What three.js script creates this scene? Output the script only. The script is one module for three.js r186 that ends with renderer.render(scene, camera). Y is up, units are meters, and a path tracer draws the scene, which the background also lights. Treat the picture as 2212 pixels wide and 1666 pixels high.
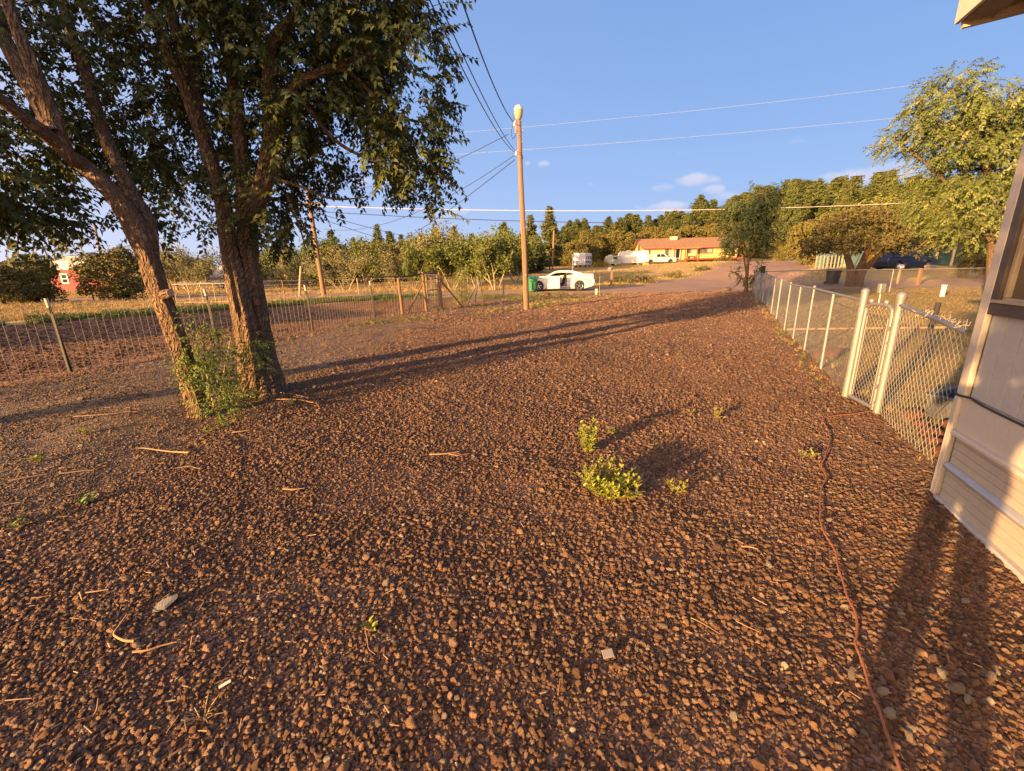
import * as THREE from 'three';
import { mergeGeometries } from 'three/addons/utils/BufferGeometryUtils.js';
import { RoundedBoxGeometry } from 'three/addons/geometries/RoundedBoxGeometry.js';
import { MarchingCubes } from 'three/addons/objects/MarchingCubes.js';
import { Brush, Evaluator, SUBTRACTION } from 'three-bvh-csg';

// ---------------------------------------------------------------- camera, sky, sun, exposure
const V3 = (x, y, z) => new THREE.Vector3(x, y, z);
const FW = 2212, FH = 1666, FL = 928, CH = 1.68;             // the frame in which places were measured, lens and eye height
const down = V3(1176 - FW / 2, 4204 - FH / 2, FL).normalize();
const upc = down.clone().negate();
const fwc = V3(0, 0, 1).addScaledVector(upc, -upc.z).normalize();
const rtc = V3().crossVectors(fwc, upc); if (rtc.x < 0) rtc.negate();
const scene = new THREE.Scene();
const camera = new THREE.PerspectiveCamera(2 * Math.atan(FH / 2 / FL) * 180 / Math.PI, 1024 / 771, 0.05, 3000);
camera.position.set(0, CH, 0);
camera.quaternion.setFromRotationMatrix(new THREE.Matrix4().makeBasis(V3(rtc.x, upc.x, -fwc.x), V3(-rtc.y, -upc.y, fwc.y), V3(-rtc.z, -upc.z, fwc.z)));
scene.add(camera);
const SUN_AZ = 47.5 * Math.PI / 180, SUN_EL = 8.8 * Math.PI / 180;     // the light travels towards the right front
const toSun = V3(-Math.sin(SUN_AZ) * Math.cos(SUN_EL), Math.sin(SUN_EL), Math.cos(SUN_AZ) * Math.cos(SUN_EL));
const sun = new THREE.DirectionalLight(new THREE.Color().setRGB(1.0, 0.56, 0.22), 5.0);
sun.position.copy(toSun).multiplyScalar(120); sun.castShadow = true; sun.shadow.radius = 1.0;
sun.shadow.mapSize.set(4096, 4096);
Object.assign(sun.shadow.camera, { left: -90, right: 90, top: 60, bottom: -60, near: 1, far: 320 });
scene.add(sun); scene.add(sun.target);
const renderer = new THREE.WebGLRenderer({ antialias: true });
renderer.setSize(1024, 771);
renderer.toneMapping = THREE.LinearToneMapping;
renderer.toneMappingExposure = 3.4;
renderer.shadowMap.enabled = true;

// ---------------------------------------------------------------- helpers
function rng(seed) { let s = seed | 0; return () => { s = (s + 0x6d2b79f5) | 0; let t = Math.imul(s ^ (s >>> 15), 1 | s); t = (t + Math.imul(t ^ (t >>> 7), 61 | t)) ^ t; return ((t ^ (t >>> 14)) >>> 0) / 4294967296; }; }
const hash3 = (x, y, z) => { let h = Math.imul(x, 374761393) ^ Math.imul(y, 668265263) ^ Math.imul(z, 2147483647 ^ 0x5bd1e995); h = Math.imul(h ^ (h >>> 13), 1274126177); return ((h ^ (h >>> 16)) >>> 0) / 4294967296; };
function vn(x, y, z, per = 0) {                                // value noise 0..1, periodic if per > 0
  const xi = Math.floor(x), yi = Math.floor(y), zi = Math.floor(z), f = (t) => t * t * (3 - 2 * t);
  const u = f(x - xi), v = f(y - yi), w = f(z - zi), m = per ? (i) => ((i % per) + per) % per : (i) => i;
  const g = (a, b, c) => hash3(m(xi + a), m(yi + b), zi + c), l = (a, b, t) => a + (b - a) * t;
  return l(l(l(g(0, 0, 0), g(1, 0, 0), u), l(g(0, 1, 0), g(1, 1, 0), u), v), l(l(g(0, 0, 1), g(1, 0, 1), u), l(g(0, 1, 1), g(1, 1, 1), u), v), w);
}
function fbm(x, y, z = 0, o = 4, per = 0) { let s = 0, a = 0.5, n = 0; for (let i = 0; i < o; i++) { s += a * vn(x, y, z + i * 7, per); n += a; x *= 2; y *= 2; per *= 2; a *= 0.5; } return s / n; }
const clamp = (x, a = 0, b = 1) => Math.min(b, Math.max(a, x));
const ss = (a, b, x) => { const t = clamp((x - a) / (b - a)); return t * t * (3 - 2 * t); };
const lerp = (a, b, t) => a + (b - a) * t;
const C = (r, g, b) => new THREE.Color().setRGB(r, g, b);

// ---------------------------------------------------------------- the sky: clear evening air, a few small clouds
function ray(px, py) { const v = V3(px - FW / 2, py - FH / 2, FL); return V3(v.dot(rtc), v.dot(upc), -v.dot(fwc)); }
const hor = (px) => FH / 2 - ((px - FW / 2) * upc.x + FL * upc.z) / upc.y;
{
  const w = 2048, h = 1024, d = new Float32Array(w * h * 4), clouds = [];
  const cl = (px, py, rx, ry, k, seed) => { const r = ray(px, py).normalize(); clouds.push({ az: Math.atan2(r.x, -r.z), el: Math.asin(r.y), rx: rx / FL * 0.62, ry: ry / FL * 0.6, k: k * 0.62, seed }); };
  cl(1510, 388, 70, 17, 1, 1); cl(1535, 410, 42, 13, 0.8, 2); cl(1440, 405, 40, 10, 0.4, 15); cl(1430, 448, 85, 17, 0.85, 3); cl(1570, 425, 50, 12, 0.6, 4); cl(1850, 388, 130, 22, 1, 5); cl(1930, 362, 50, 10, 0.5, 6); cl(1780, 405, 60, 15, 0.8, 16);
  cl(960, 462, 60, 14, 0.75, 7); cl(1000, 455, 40, 14, 0.6, 8); cl(780, 388, 45, 20, 0.85, 9); cl(1140, 352, 8, 7, 0.9, 10); cl(1175, 354, 20, 7, 0.9, 11); cl(1277, 398, 9, 4, 0.4, 12); cl(1720, 305, 22, 4, 0.25, 13); cl(1470, 332, 30, 4, 0.2, 14);
  const srng = rng(5);
  for (let i = 0; i < 26; i++) clouds.push({ az: 1.25 + srng() * 3.6, el: 0.07 + srng() * 0.22, rx: 0.05 + srng() * 0.12, ry: 0.012 + srng() * 0.018, k: 0.4 + srng() * 0.5, seed: 30 + i });
  for (let j = 0; j < h; j++) for (let i = 0; i < w; i++) {
    const el = ((j + 0.5) / h - 0.5) * Math.PI, phi = ((i + 0.5) / w - 0.5) * 2 * Math.PI, ce = Math.cos(el);
    const x = Math.cos(phi) * ce, y = Math.sin(el), z = Math.sin(phi) * ce, az = Math.atan2(x, -z);
    const g = Math.acos(clamp(x * toSun.x + y * toSun.y + z * toSun.z, -1, 1)), e = Math.max(0, el);
    const t = Math.pow(clamp(e / 1.2), 0.62), hz = Math.exp(-e / 0.11);
    let r = lerp(0.31, 0.055, t), gg = lerp(0.51, 0.165, t), b = lerp(0.88, 0.45, t);
    r = lerp(r, 0.50, hz * 0.75); gg = lerp(gg, 0.56, hz * 0.75); b = lerp(b, 0.68, hz * 0.75);
    const gl = Math.exp(-g / 0.44) * (0.45 + 0.55 * Math.exp(-e / 0.5)), gn = Math.exp(-g / 0.10), gw = Math.exp(-Math.pow(g / 0.82, 2));
    r += 1.5 * gw; gg += 0.95 * gw; b += 0.30 * gw; r += 5.4 * gl + 9 * gn; gg += 2.9 * gl + 5 * gn; b += 1.0 * gl + 1.8 * gn;
    if (el > 0 && el < 0.5) for (const c of clouds) {
      let da = az - c.az; if (da > Math.PI) da -= 2 * Math.PI; if (da < -Math.PI) da += 2 * Math.PI;
      const u = da * ce / c.rx, v = (el - c.el) / c.ry, q = u * u + v * v;
      if (q > 2.2) continue;
      const n = fbm(az * 26 + c.seed * 9, el * 60, c.seed, 5), a = clamp((n * 1.5 - 0.28 - 0.5 * q) * 2.6) * c.k * 0.75;
      const lit = clamp(0.55 + 0.4 * v + (n - 0.5));
      r = lerp(r, lerp(0.56, 0.92, lit), a); gg = lerp(gg, lerp(0.53, 0.80, lit), a); b = lerp(b, lerp(0.64, 0.78, lit), a);
    }
    if (el < 0) { r = lerp(r, 0.16, ss(0, -0.1, el)); gg = lerp(gg, 0.11, ss(0, -0.1, el)); b = lerp(b, 0.08, ss(0, -0.1, el)); }
    r *= 0.36; gg *= 0.36; b *= 0.36;
    const k = (j * w + i) * 4; d[k] = r; d[k + 1] = gg; d[k + 2] = b; d[k + 3] = 1;
  }
  const sky = new THREE.DataTexture(d, w, h, THREE.RGBAFormat, THREE.FloatType);
  sky.mapping = THREE.EquirectangularReflectionMapping; sky.magFilter = sky.minFilter = THREE.LinearFilter; sky.needsUpdate = true;
  scene.background = sky; scene.environment = sky;
}

// ---------------------------------------------------------------- textures and materials
function tex(n, fn, rep = 1) {
  const d = new Uint8Array(n * n * 4);
  for (let j = 0; j < n; j++) for (let i = 0; i < n; i++) { const c = fn(i / n, j / n), k = (j * n + i) * 4; for (let q = 0; q < 3; q++) d[k + q] = 255 * clamp(Array.isArray(c) ? c[q] : c); d[k + 3] = 255; }
  const t = new THREE.DataTexture(d, n, n); t.wrapS = t.wrapT = THREE.RepeatWrapping; t.magFilter = THREE.LinearFilter; t.minFilter = THREE.LinearMipmapLinearFilter; t.generateMipmaps = true; t.repeat.set(rep, rep); t.needsUpdate = true; return t;
}
const rep = (t, a, b = a) => { const c = t.clone(); c.repeat.set(a, b); c.needsUpdate = true; return c; };
const T = {
  grain: tex(256, (u, v) => 0.72 + 0.28 * fbm(u * 16, v * 16, 1, 4, 16)),
  patch: tex(256, (u, v) => 0.62 + 0.38 * (0.6 * fbm(u * 5, v * 5, 3, 5, 5) + 0.4 * fbm(u * 40, v * 40, 9, 2, 40))),
  wood: tex(256, (u, v) => 0.55 + 0.45 * fbm(u * 40, v * 3, 5, 3, 0) * (0.8 + 0.2 * vn(u * 90, v * 8, 2))),
  bark: tex(512, (u, v) => { const w = fbm(u * 8, v * 8, 3, 3, 8) * 3, a = Math.abs(fbm(u * 20 + w, v * 9 + w * 0.5, 8, 3, 0) - 0.5) * 2.6, b = Math.abs(fbm(u * 12 + w, v * 22, 5, 2, 0) - 0.5) * 2.4; return clamp(0.30 + a * 0.75 + b * 0.25 + 0.2 * (fbm(u * 60, v * 60, 2, 2, 60) - 0.5)); }),
  rough: tex(256, (u, v) => fbm(u * 24, v * 24, 11, 4, 24)),
  plaster: tex(256, (u, v) => 0.86 + 0.14 * fbm(u * 30, v * 30, 21, 3, 30)),
};
// crushed rock seen from far off: cells of different tone with dark gaps
function cells(u, v, n, seed) { const x = u * n, y = v * n, xi = Math.floor(x), yi = Math.floor(y); let a = 9, b = 9, id = 0; for (let p = -1; p < 2; p++) for (let q = -1; q < 2; q++) { const cx = ((xi + p) % n + n) % n, cy = ((yi + q) % n + n) % n, dx = xi + p + hash3(cx, cy, seed) - x, dy = yi + q + hash3(cx, cy, seed + 1) - y, dd = Math.hypot(dx, dy); if (dd < a) { b = a; a = dd; id = hash3(cx, cy, seed + 2); } else if (dd < b) b = dd; } return [b - a, id]; }
T.stones = tex(1024, (u, v) => { const id = cells(u, v, 60, 3)[1], m = 0.62 + 0.38 * id; return [m, m * (0.94 + 0.06 * id), m * (0.9 + 0.1 * hash3(id * 999 | 0, 2, 2))]; });
T.stonesH = tex(1024, (u, v) => { const [e, id] = cells(u, v, 60, 3); return ss(0, 0.5, e) * (0.5 + 0.5 * id); });
function mat(r, g, b, o = {}) {
  const m = new THREE.MeshStandardMaterial({ color: C(r, g, b), roughness: o.rough ?? 0.85, metalness: o.metal ?? 0 });
  if (o.map) m.map = o.map; if (o.bump) { m.bumpMap = o.bump; m.bumpScale = o.bs ?? 0.004; }
  if (o.double) m.side = THREE.DoubleSide; if (o.vc) { m.vertexColors = true; }
  if (o.flat) m.flatShading = true;
  return m;
}
const M = {
  bark: mat(0.27, 0.175, 0.105, { map: rep(T.bark, 1.6, 1.0), bump: rep(T.bark, 1.6, 1.0), bs: 0.06, rough: 0.95 }),
  barkFar: mat(0.20, 0.14, 0.085, { map: rep(T.bark, 1, 1), rough: 0.95 }),
  paleBark: mat(0.42, 0.34, 0.22, { map: T.grain, rough: 0.95 }),
  pole: mat(0.30, 0.185, 0.10, { map: rep(T.wood, 2.5, 0.25), bump: rep(T.wood, 2.5, 0.25), bs: 0.006, rough: 0.9 }),
  post: mat(0.30, 0.17, 0.09, { map: rep(T.wood, 4, 0.5), rough: 0.9 }),
  greyWood: mat(0.30, 0.25, 0.19, { map: rep(T.wood, 3, 0.4), rough: 0.9 }),
  galv: mat(0.34, 0.335, 0.315, { map: rep(T.patch, 3), rough: 0.5, metal: 0.5 }),
  wire: mat(0.34, 0.33, 0.30, { rough: 0.55, metal: 0.4 }),
  oldWire: mat(0.36, 0.32, 0.26, { rough: 0.6, metal: 0.3 }),
  greenPost: mat(0.022, 0.023, 0.018, { map: T.grain, rough: 0.7 }),
  postTip: mat(0.62, 0.56, 0.42, { map: T.grain, rough: 0.7 }),
  black: mat(0.02, 0.02, 0.022, { rough: 0.5 }), rubber: mat(0.03, 0.028, 0.026, { rough: 0.85, map: T.grain }),
  cable: mat(0.025, 0.024, 0.026, { rough: 0.6 }), paleCable: mat(0.62, 0.58, 0.52, { rough: 0.5 }), thinWire: mat(0.42, 0.42, 0.42, { rough: 0.5 }),
  white: mat(0.80, 0.79, 0.75, { map: T.plaster, rough: 0.45 }), carWhite: new THREE.MeshPhysicalMaterial({ color: C(0.60, 0.59, 0.56), roughness: 0.35, clearcoat: 0.8, clearcoatRoughness: 0.08 }),
  carBlue: new THREE.MeshPhysicalMaterial({ color: C(0.006, 0.010, 0.03), roughness: 0.5, clearcoat: 0.15, clearcoatRoughness: 0.1 }),
  glass: mat(0.02, 0.022, 0.025, { rough: 0.06 }), chrome: mat(0.75, 0.75, 0.75, { rough: 0.2, metal: 1 }), redLamp: mat(0.35, 0.02, 0.015, { rough: 0.2 }), grey: mat(0.28, 0.28, 0.29, { rough: 0.6, map: T.grain }),
  interior: mat(0.015, 0.014, 0.014, { rough: 0.9 }),
};

// ---------------------------------------------------------------- geometry helpers
function planar(g) {                                           // uv in metres from the way each face points
  if (g.index) g = g.toNonIndexed();
  g.computeVertexNormals === undefined || g.attributes.normal || g.computeVertexNormals();
  const p = g.attributes.position, n = g.attributes.normal, uv = new Float32Array(p.count * 2);
  for (let i = 0; i < p.count; i++) { const a = Math.abs(n.getX(i)), b = Math.abs(n.getY(i)), c = Math.abs(n.getZ(i)); const q = b > a && b > c ? [p.getX(i), p.getZ(i)] : a > c ? [p.getZ(i), p.getY(i)] : [p.getX(i), p.getY(i)]; uv[2 * i] = q[0]; uv[2 * i + 1] = q[1]; }
  g.setAttribute('uv', new THREE.BufferAttribute(uv, 2)); return g;
}
function clean(g, keepUV) { g = g.index ? g.toNonIndexed() : g; for (const k of Object.keys(g.attributes)) if (!['position', 'normal', 'uv', 'color'].includes(k)) g.deleteAttribute(k); if (!g.attributes.normal) g.computeVertexNormals(); return keepUV && g.attributes.uv ? g : planar(g); }
function join(list, keepUV = false) { list = (Array.isArray(list) ? list : [list]).map((g) => clean(g, keepUV)); return list.length > 1 ? mergeGeometries(list) : list[0]; }
const mv = (g, x, y, z, ry = 0, rx = 0, rz = 0) => { if (rx) g.rotateX(rx); if (rz) g.rotateZ(rz); if (ry) g.rotateY(ry); return g.translate(x, y, z); };
const box = (w, h, d, x = 0, y = 0, z = 0, ry = 0, rx = 0, rz = 0) => mv(new THREE.BoxGeometry(w, h, d), x, y, z, ry, rx, rz);
const rbox = (w, h, d, r, x = 0, y = 0, z = 0, ry = 0, rx = 0, rz = 0) => mv(new RoundedBoxGeometry(w, h, d, 2, Math.min(r, w / 2.01, h / 2.01, d / 2.01)), x, y, z, ry, rx, rz);
function rod(a, b, r0, r1 = r0, n = 8) { const d = V3().subVectors(b, a), l = d.length(), g = new THREE.CylinderGeometry(r1, r0, l, n, 1); g.applyQuaternion(new THREE.Quaternion().setFromUnitVectors(V3(0, 1, 0), d.normalize())); const m = a.clone().add(b).multiplyScalar(0.5); return g.translate(m.x, m.y, m.z); }
function tube(pts, rad, sides = 8, seg = 4, o = {}) {          // tapered round limb through points; o.ridge roughens it like bark
  const cv = new THREE.CatmullRomCurve3(pts, false, 'catmullrom', 0.5), N = Math.max(2, (pts.length - 1) * seg), pos = [], uv = [], idx = [];
  let nrm = null, len = 0, prev = null;
  for (let i = 0; i <= N; i++) {
    const t = i / N, p = cv.getPoint(t), tg = cv.getTangent(t); if (prev) len += p.distanceTo(prev); prev = p;
    if (!nrm) { nrm = Math.abs(tg.y) > 0.9 ? V3(1, 0, 0) : V3(0, 1, 0); }
    nrm.addScaledVector(tg, -nrm.dot(tg)).normalize(); const bi = V3().crossVectors(tg, nrm);
    const k = t * (pts.length - 1), a = Math.min(pts.length - 2, Math.floor(k)), R = Array.isArray(rad) ? lerp(rad[a], rad[a + 1], k - a) : rad;
    for (let s = 0; s <= sides; s++) {
      const th = s / sides * Math.PI * 2, c = Math.cos(th), q = Math.sin(th); let r = R;
      if (o.ridge) { const n = fbm(c * 2.6 + 7, q * 2.6 + 3, len * 0.9 + (o.seed || 0), 3), f = 1 - Math.abs(fbm(c * 6, q * 6, len * 2.2 + (o.seed || 0), 2) - 0.5) * 4; r *= 1 + o.ridge * ((n - 0.5) * 2.2 - 0.55 * clamp(f)); if (o.flare) r *= 1 + o.flare * Math.exp(-len / 0.22) * (0.6 + 0.8 * vn(c * 2 + 4, q * 2 + 4, 1)); }
      pos.push(p.x + (nrm.x * c + bi.x * q) * r, p.y + (nrm.y * c + bi.y * q) * r, p.z + (nrm.z * c + bi.z * q) * r); uv.push(s / sides * Math.PI * 2 * Math.max(R, 0.02) , len);
    }
  }
  for (let i = 0; i < N; i++) for (let s = 0; s < sides; s++) { const a = i * (sides + 1) + s, b = a + sides + 1; idx.push(a, a + 1, b, b, a + 1, b + 1); }
  const g = new THREE.BufferGeometry(); g.setAttribute('position', new THREE.Float32BufferAttribute(pos, 3)); g.setAttribute('uv', new THREE.Float32BufferAttribute(uv, 2)); g.setIndex(idx); g.computeVertexNormals();
  return g;
}
function prism(shapePts, depth, bevel = 0) { const s = new THREE.Shape(shapePts.map(([x, y]) => new THREE.Vector2(x, y))); const g = new THREE.ExtrudeGeometry(s, { depth: depth - 2 * bevel, bevelEnabled: bevel > 0, bevelThickness: bevel, bevelSize: bevel, bevelSegments: 2, curveSegments: 8 }); return g.translate(0, 0, -depth / 2 + bevel); }
const used = new Map();
function numbered(n) { const k = used.get(n) || 0; used.set(n, k + 1); return k ? n + '_' + String(k).padStart(3, '0') : n; }
function tag(o, label, category, group) { o.userData.label = label; if (category) o.userData.category = category; if (group) o.userData.group = group; return o; }
function thing(name, label, category, p = [0, 0, 0], turn = 0, group) { const o = new THREE.Group(); o.name = numbered(name); o.position.set(...(Array.isArray(p) ? p : [p.x, p.y, p.z])); o.rotation.y = turn; scene.add(o); return tag(o, label, category, group); }
function part(parent, name, geo, m, label, keepUV = false) { const o = new THREE.Mesh(Array.isArray(geo) || geo.index ? join(geo, keepUV) : clean(geo, keepUV), m); o.name = name; o.castShadow = o.receiveShadow = true; if (label) o.userData.label = label; parent.add(o); return o; }
function solo(name, geo, m, label, category, group, keepUV = false) { const o = new THREE.Mesh(join(geo, keepUV), m); o.name = numbered(name); o.castShadow = o.receiveShadow = true; scene.add(o); return tag(o, label, category, group); }
function struct(o, label) { o.userData.kind = 'structure'; if (label) o.userData.label = label; return o; }
function stuff(name, geo, m, mats, cols, label) {              // uncountable copies of one small shape
  const o = new THREE.InstancedMesh(geo, m, mats.length); o.name = numbered(name);
  mats.forEach((x, i) => { o.setMatrixAt(i, x); if (cols) o.setColorAt(i, cols[i]); });
  o.castShadow = o.receiveShadow = true; o.userData.kind = 'stuff'; o.userData.label = label; scene.add(o); return o;
}
const mtx = (() => { const p = V3(), q = new THREE.Quaternion(), s = V3(), e = new THREE.Euler(); return (x, y, z, rx, ry, rz, sx, sy = sx, sz = sx) => new THREE.Matrix4().compose(p.set(x, y, z), q.setFromEuler(e.set(rx, ry, rz, 'YXZ')), s.set(sx, sy, sz)); })();
// ---------------------------------------------------------------- the lie of the land
function lineX(poly, z) { for (let i = 0; i < poly.length - 1; i++) { const [x0, z0] = poly[i], [x1, z1] = poly[i + 1]; if ((z <= z0 && z >= z1) || i === poly.length - 2 || (i === 0 && z > z0)) return x0 + (x1 - x0) * (z - z0) / (z1 - z0); } }
const FENCE_L = [[-10, -2], [-9.1, -5], [-8.09, -7.73], [-7.2, -10.5], [-5.92, -12.9], [-5.03, -16.1], [-4.25, -16.95], [-3.5, -18.2], [-2.92, -18.55], [-1.4, -22.4]];
const FENCE_R = [[3.12, -2.9], [4.1, -4.56], [4.27, -5.25], [5.64, -8.12], [7.1, -11.1], [8.75, -14.5], [10.6, -18.3], [12.4, -22.0], [13.95, -25.25]];
const VERGE = [[-8.0, -8.0], [-6.6, -10.8], [-4.6, -13.6], [0.7, -17.5], [4.2, -22], [6.6, -27], [7, -29]];
function baseH(x, z) {
  const r = -z;
  let h = 1.5 * ss(34, 84, r) * ss(-26, 4, x) + 0.085 * Math.max(0, r - 84) * ss(-25, 25, x) * (1 - 0.5 * ss(160, 300, r));
  h += 0.8 * ss(30, 40, r) * ss(18, 27, x) * (1 - ss(60, 90, r));
  h += 0.10 * (fbm(x * 0.11, z * 0.11, 3, 3) - 0.5) * ss(3, 12, Math.hypot(x, z));
  return h;
}
function lumps(x, z) { const near = 1 - ss(26, 40, -z); return near * (0.05 * (fbm(x * 1.5, z * 1.5, 4, 3) - 0.5) + 0.075 * (fbm(x * 0.55 + 3, z * 0.55, 8, 2) - 0.5)); }
const H = (x, z) => baseH(x, z) + lumps(x, z);
function G(px, py, lift = 0) { const r = ray(px, py); let y = 0, p = V3(); for (let i = 0; i < 12; i++) { const t = (y - CH) / r.y; p.set(r.x * t, y, r.z * t); y = H(p.x, p.z); } p.y = H(p.x, p.z) + lift; return p; }
function AZ(px, depth) { const r = ray(px, hor(px)); const x = r.x / -r.z * depth; return V3(x, H(x, -depth), -depth); }
function yAt(px, py, p) { const r = ray(px, py); return CH + Math.hypot(p.x, p.z) / Math.hypot(r.x, r.z) * r.y; }
function PD(px, py, dist) { const r = ray(px, py), t = dist / Math.hypot(r.x, r.z); return V3(r.x * t, CH + r.y * t, r.z * t); }
function PZ(px, py, depth) { const r = ray(px, py), t = depth / -r.z; return V3(r.x * t, CH + r.y * t, r.z * t); }

function segd(x, z, ax, az, bx, bz) { const t = clamp(((x - ax) * (bx - ax) + (z - az) * (bz - az)) / ((bx - ax) ** 2 + (bz - az) ** 2)); return Math.hypot(x - ax - t * (bx - ax), z - az - t * (bz - az)); }
// what covers the ground at a place: weights of red gravel, old grey gravel, brown verge, tilled soil, dry grass, road, short yard grass
function cover(x, z) {
  const n = (fbm(x * 0.5, z * 0.5, 12, 3) - 0.5) * 1.6, n2 = (fbm(x * 1.7, z * 1.7, 2, 3) - 0.5);
  const road = Math.max(1 - ss(2.0, 3.2, Math.abs(z + 30.9 - 0.03 * x + n * 0.5)), (1 - ss(4.2, 6.5, segd(x, z, 13, -31, 27, -48) + n)), (1 - ss(4, 6, segd(x, z, 27, -48, 46, -80) + n)));
  const fl = lineX(FENCE_L, z), fr = lineX(FENCE_R, z), right = ss(-0.1, 0.35, x - fr + n2 * 0.4 - (z > -3.2 ? 8 : 0)) * (z > -26.5 ? 1 : 0);
  const left = 1 - ss(-0.1, 0.5, x - fl - 0.2 + n2 * 0.8);
  const vx = lineX(VERGE, z), verge = (1 - ss(-0.9, 0.9, x - vx + n)) * (z < -7 ? 1 : 0.0);
  const strip = (1 - ss(0.5, 1.3, x - fl + n2)) ;
  const q = 0.67 * x + 0.74 * z, soil = left * ss(-24.6, -23.8, q + n) ;
  let w = { red: 0, grey: 0, verge: 0, soil: 0, dry: 0, road: 0, yard: 0 };
  if (road > 0.02 && z < -26) { w.road = road; }
  const rest = 1 - w.road;
  if (z < -27.5) { w.dry = rest; return w; }
  w.yard = rest * right; let k = rest * (1 - right);
  w.soil = k * soil; w.dry = k * (left - soil); k *= 1 - left;
  const v = Math.max(verge, strip); w.verge = k * v; k *= 1 - v;
  const g = (1 - ss(-4.4, -2.2, x + n + (z + 6) * 0.10)) * ss(-17, -13, z) * ss(-1.5, -3.5, z + 0.55 * (x + 3.5)); w.grey = k * g; w.red = k * (1 - g);
  return w;
}
const COL = { red: [0.33, 0.195, 0.125], grey: [0.33, 0.235, 0.15], verge: [0.23, 0.14, 0.065], soil: [0.25, 0.118, 0.045], dry: [0.50, 0.35, 0.12], road: [0.38, 0.235, 0.145], yard: [0.27, 0.19, 0.075] };
{
  const N = 380, B = 4.94, A = 5, pos = [], col = [], uv = [], kind = [], warp = (i) => A * Math.sinh(B * (i / N * 2 - 1) * 1.08);
  for (let j = 0; j <= N; j++) for (let i = 0; i <= N; i++) {
    const x = warp(i), z = warp(j) - 7, w = cover(x, z), far = ss(40, 70, Math.hypot(x, z));
    pos.push(x, H(x, z), z); uv.push(x, z);
    const n = 0.78 + 0.44 * (0.5 * fbm(x * 0.35, z * 0.35, 30, 4) + 0.5 * fbm(x * 2.2, z * 2.2, 31, 3)), c = [0, 0, 0]; let best = 'dry', m = -1;
    for (const k in w) { for (let q = 0; q < 3; q++) c[q] += w[k] * COL[k][q]; if (w[k] > m) { m = w[k]; best = k; } }
    col.push(c[0] * n, c[1] * n, c[2] * n); kind.push(best === 'grey' || best === 'red' ? 0 : best === 'road' ? 1 : best === 'soil' ? 2 : best === 'yard' ? 3 : 4);
  }
  const names = [['gravel_yard', 'dark stony bed under the loose red gravel of the yard', mat(1, 1, 1, { vc: true, map: rep(T.stones, 0.5), bump: rep(T.stonesH, 0.5), bs: 0.03, rough: 0.95 })],
    ['dirt_road', 'pale red dirt road passing behind the parked coupe and up to the right', mat(1, 1, 1, { vc: true, map: rep(T.patch, 0.25), bump: rep(T.rough, 0.7), bs: 0.03, rough: 0.95 })],
    ['soil', 'bare tilled brown soil behind the wire fence', mat(1, 1, 1, { vc: true, map: rep(T.patch, 0.5), bump: rep(T.rough, 0.8), bs: 0.09, rough: 1 })],
    ['yard', 'short dry grass yard behind the chain link fence', mat(1, 1, 1, { vc: true, map: rep(T.patch, 0.6), bump: rep(T.rough, 0.8), bs: 0.05, rough: 1 })],
    ['ground', 'dry open ground reaching to the horizon', mat(1, 1, 1, { vc: true, map: rep(T.patch, 0.3), bump: rep(T.rough, 0.6), bs: 0.08, rough: 1 })]];
  const full = new THREE.BufferGeometry(); full.setAttribute('position', new THREE.Float32BufferAttribute(pos, 3)); full.setAttribute('uv', new THREE.Float32BufferAttribute(uv, 2)); full.setAttribute('color', new THREE.Float32BufferAttribute(col, 3));
  const idx = [[], [], [], [], []];
  for (let j = 0; j < N; j++) for (let i = 0; i < N; i++) { const a = j * (N + 1) + i, b = a + 1, c = a + N + 1, d = c + 1, k = idx[kind[a]]; k.push(a, c, b, b, c, d); }
  full.setIndex(idx.flat()); full.computeVertexNormals();
  names.forEach(([n, label, m], q) => {
    const map = new Map(), P = [], U = [], K = [], Nn = [], I = [];
    for (const v of idx[q]) { let t = map.get(v); if (t === undefined) { t = map.size; map.set(v, t); for (let e = 0; e < 3; e++) { P.push(pos[v * 3 + e]); K.push(col[v * 3 + e]); Nn.push(full.attributes.normal.array[v * 3 + e]); } U.push(uv[v * 2], uv[v * 2 + 1]); } I.push(t); }
    const g = new THREE.BufferGeometry(); g.setAttribute('position', new THREE.Float32BufferAttribute(P, 3)); g.setAttribute('normal', new THREE.Float32BufferAttribute(Nn, 3)); g.setAttribute('uv', new THREE.Float32BufferAttribute(U, 2)); g.setAttribute('color', new THREE.Float32BufferAttribute(K, 3)); g.setIndex(I);
    const o = new THREE.Mesh(g, m); o.name = n; o.receiveShadow = o.castShadow = true; struct(o, label); scene.add(o);
  });
}

// ---------------------------------------------------------------- loose gravel: every stone is a shape of its own
function stone(detail, seed, flat = 0.72) {
  let g = new THREE.IcosahedronGeometry(0.5, detail); const p = g.attributes.position, v = V3();
  for (let i = 0; i < p.count; i++) { v.fromBufferAttribute(p, i).normalize(); let r = 0.5 * (0.72 + 0.56 * vn(v.x * 1.5 + seed, v.y * 1.5 + 9, v.z * 1.5 + seed)); for (let k = 0; k < 9; k++) { const a = hash3(seed, k, 1) * 6.28, b = hash3(seed, k, 2) * 2 - 1, d = V3(Math.cos(a) * Math.sqrt(1 - b * b), b, Math.sin(a) * Math.sqrt(1 - b * b)); r = Math.min(r, (0.33 + 0.09 * hash3(seed, k, 3)) / Math.max(0.01, v.dot(d))); } p.setXYZ(i, v.x * r, v.y * r * flat, v.z * r); }
  g.computeVertexNormals(); return planar(g);
}
const stoneMat = mat(1, 1, 1, { map: rep(T.rough, 1.6), bump: rep(T.rough, 1.6), bs: 0.12, rough: 0.92 });
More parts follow.
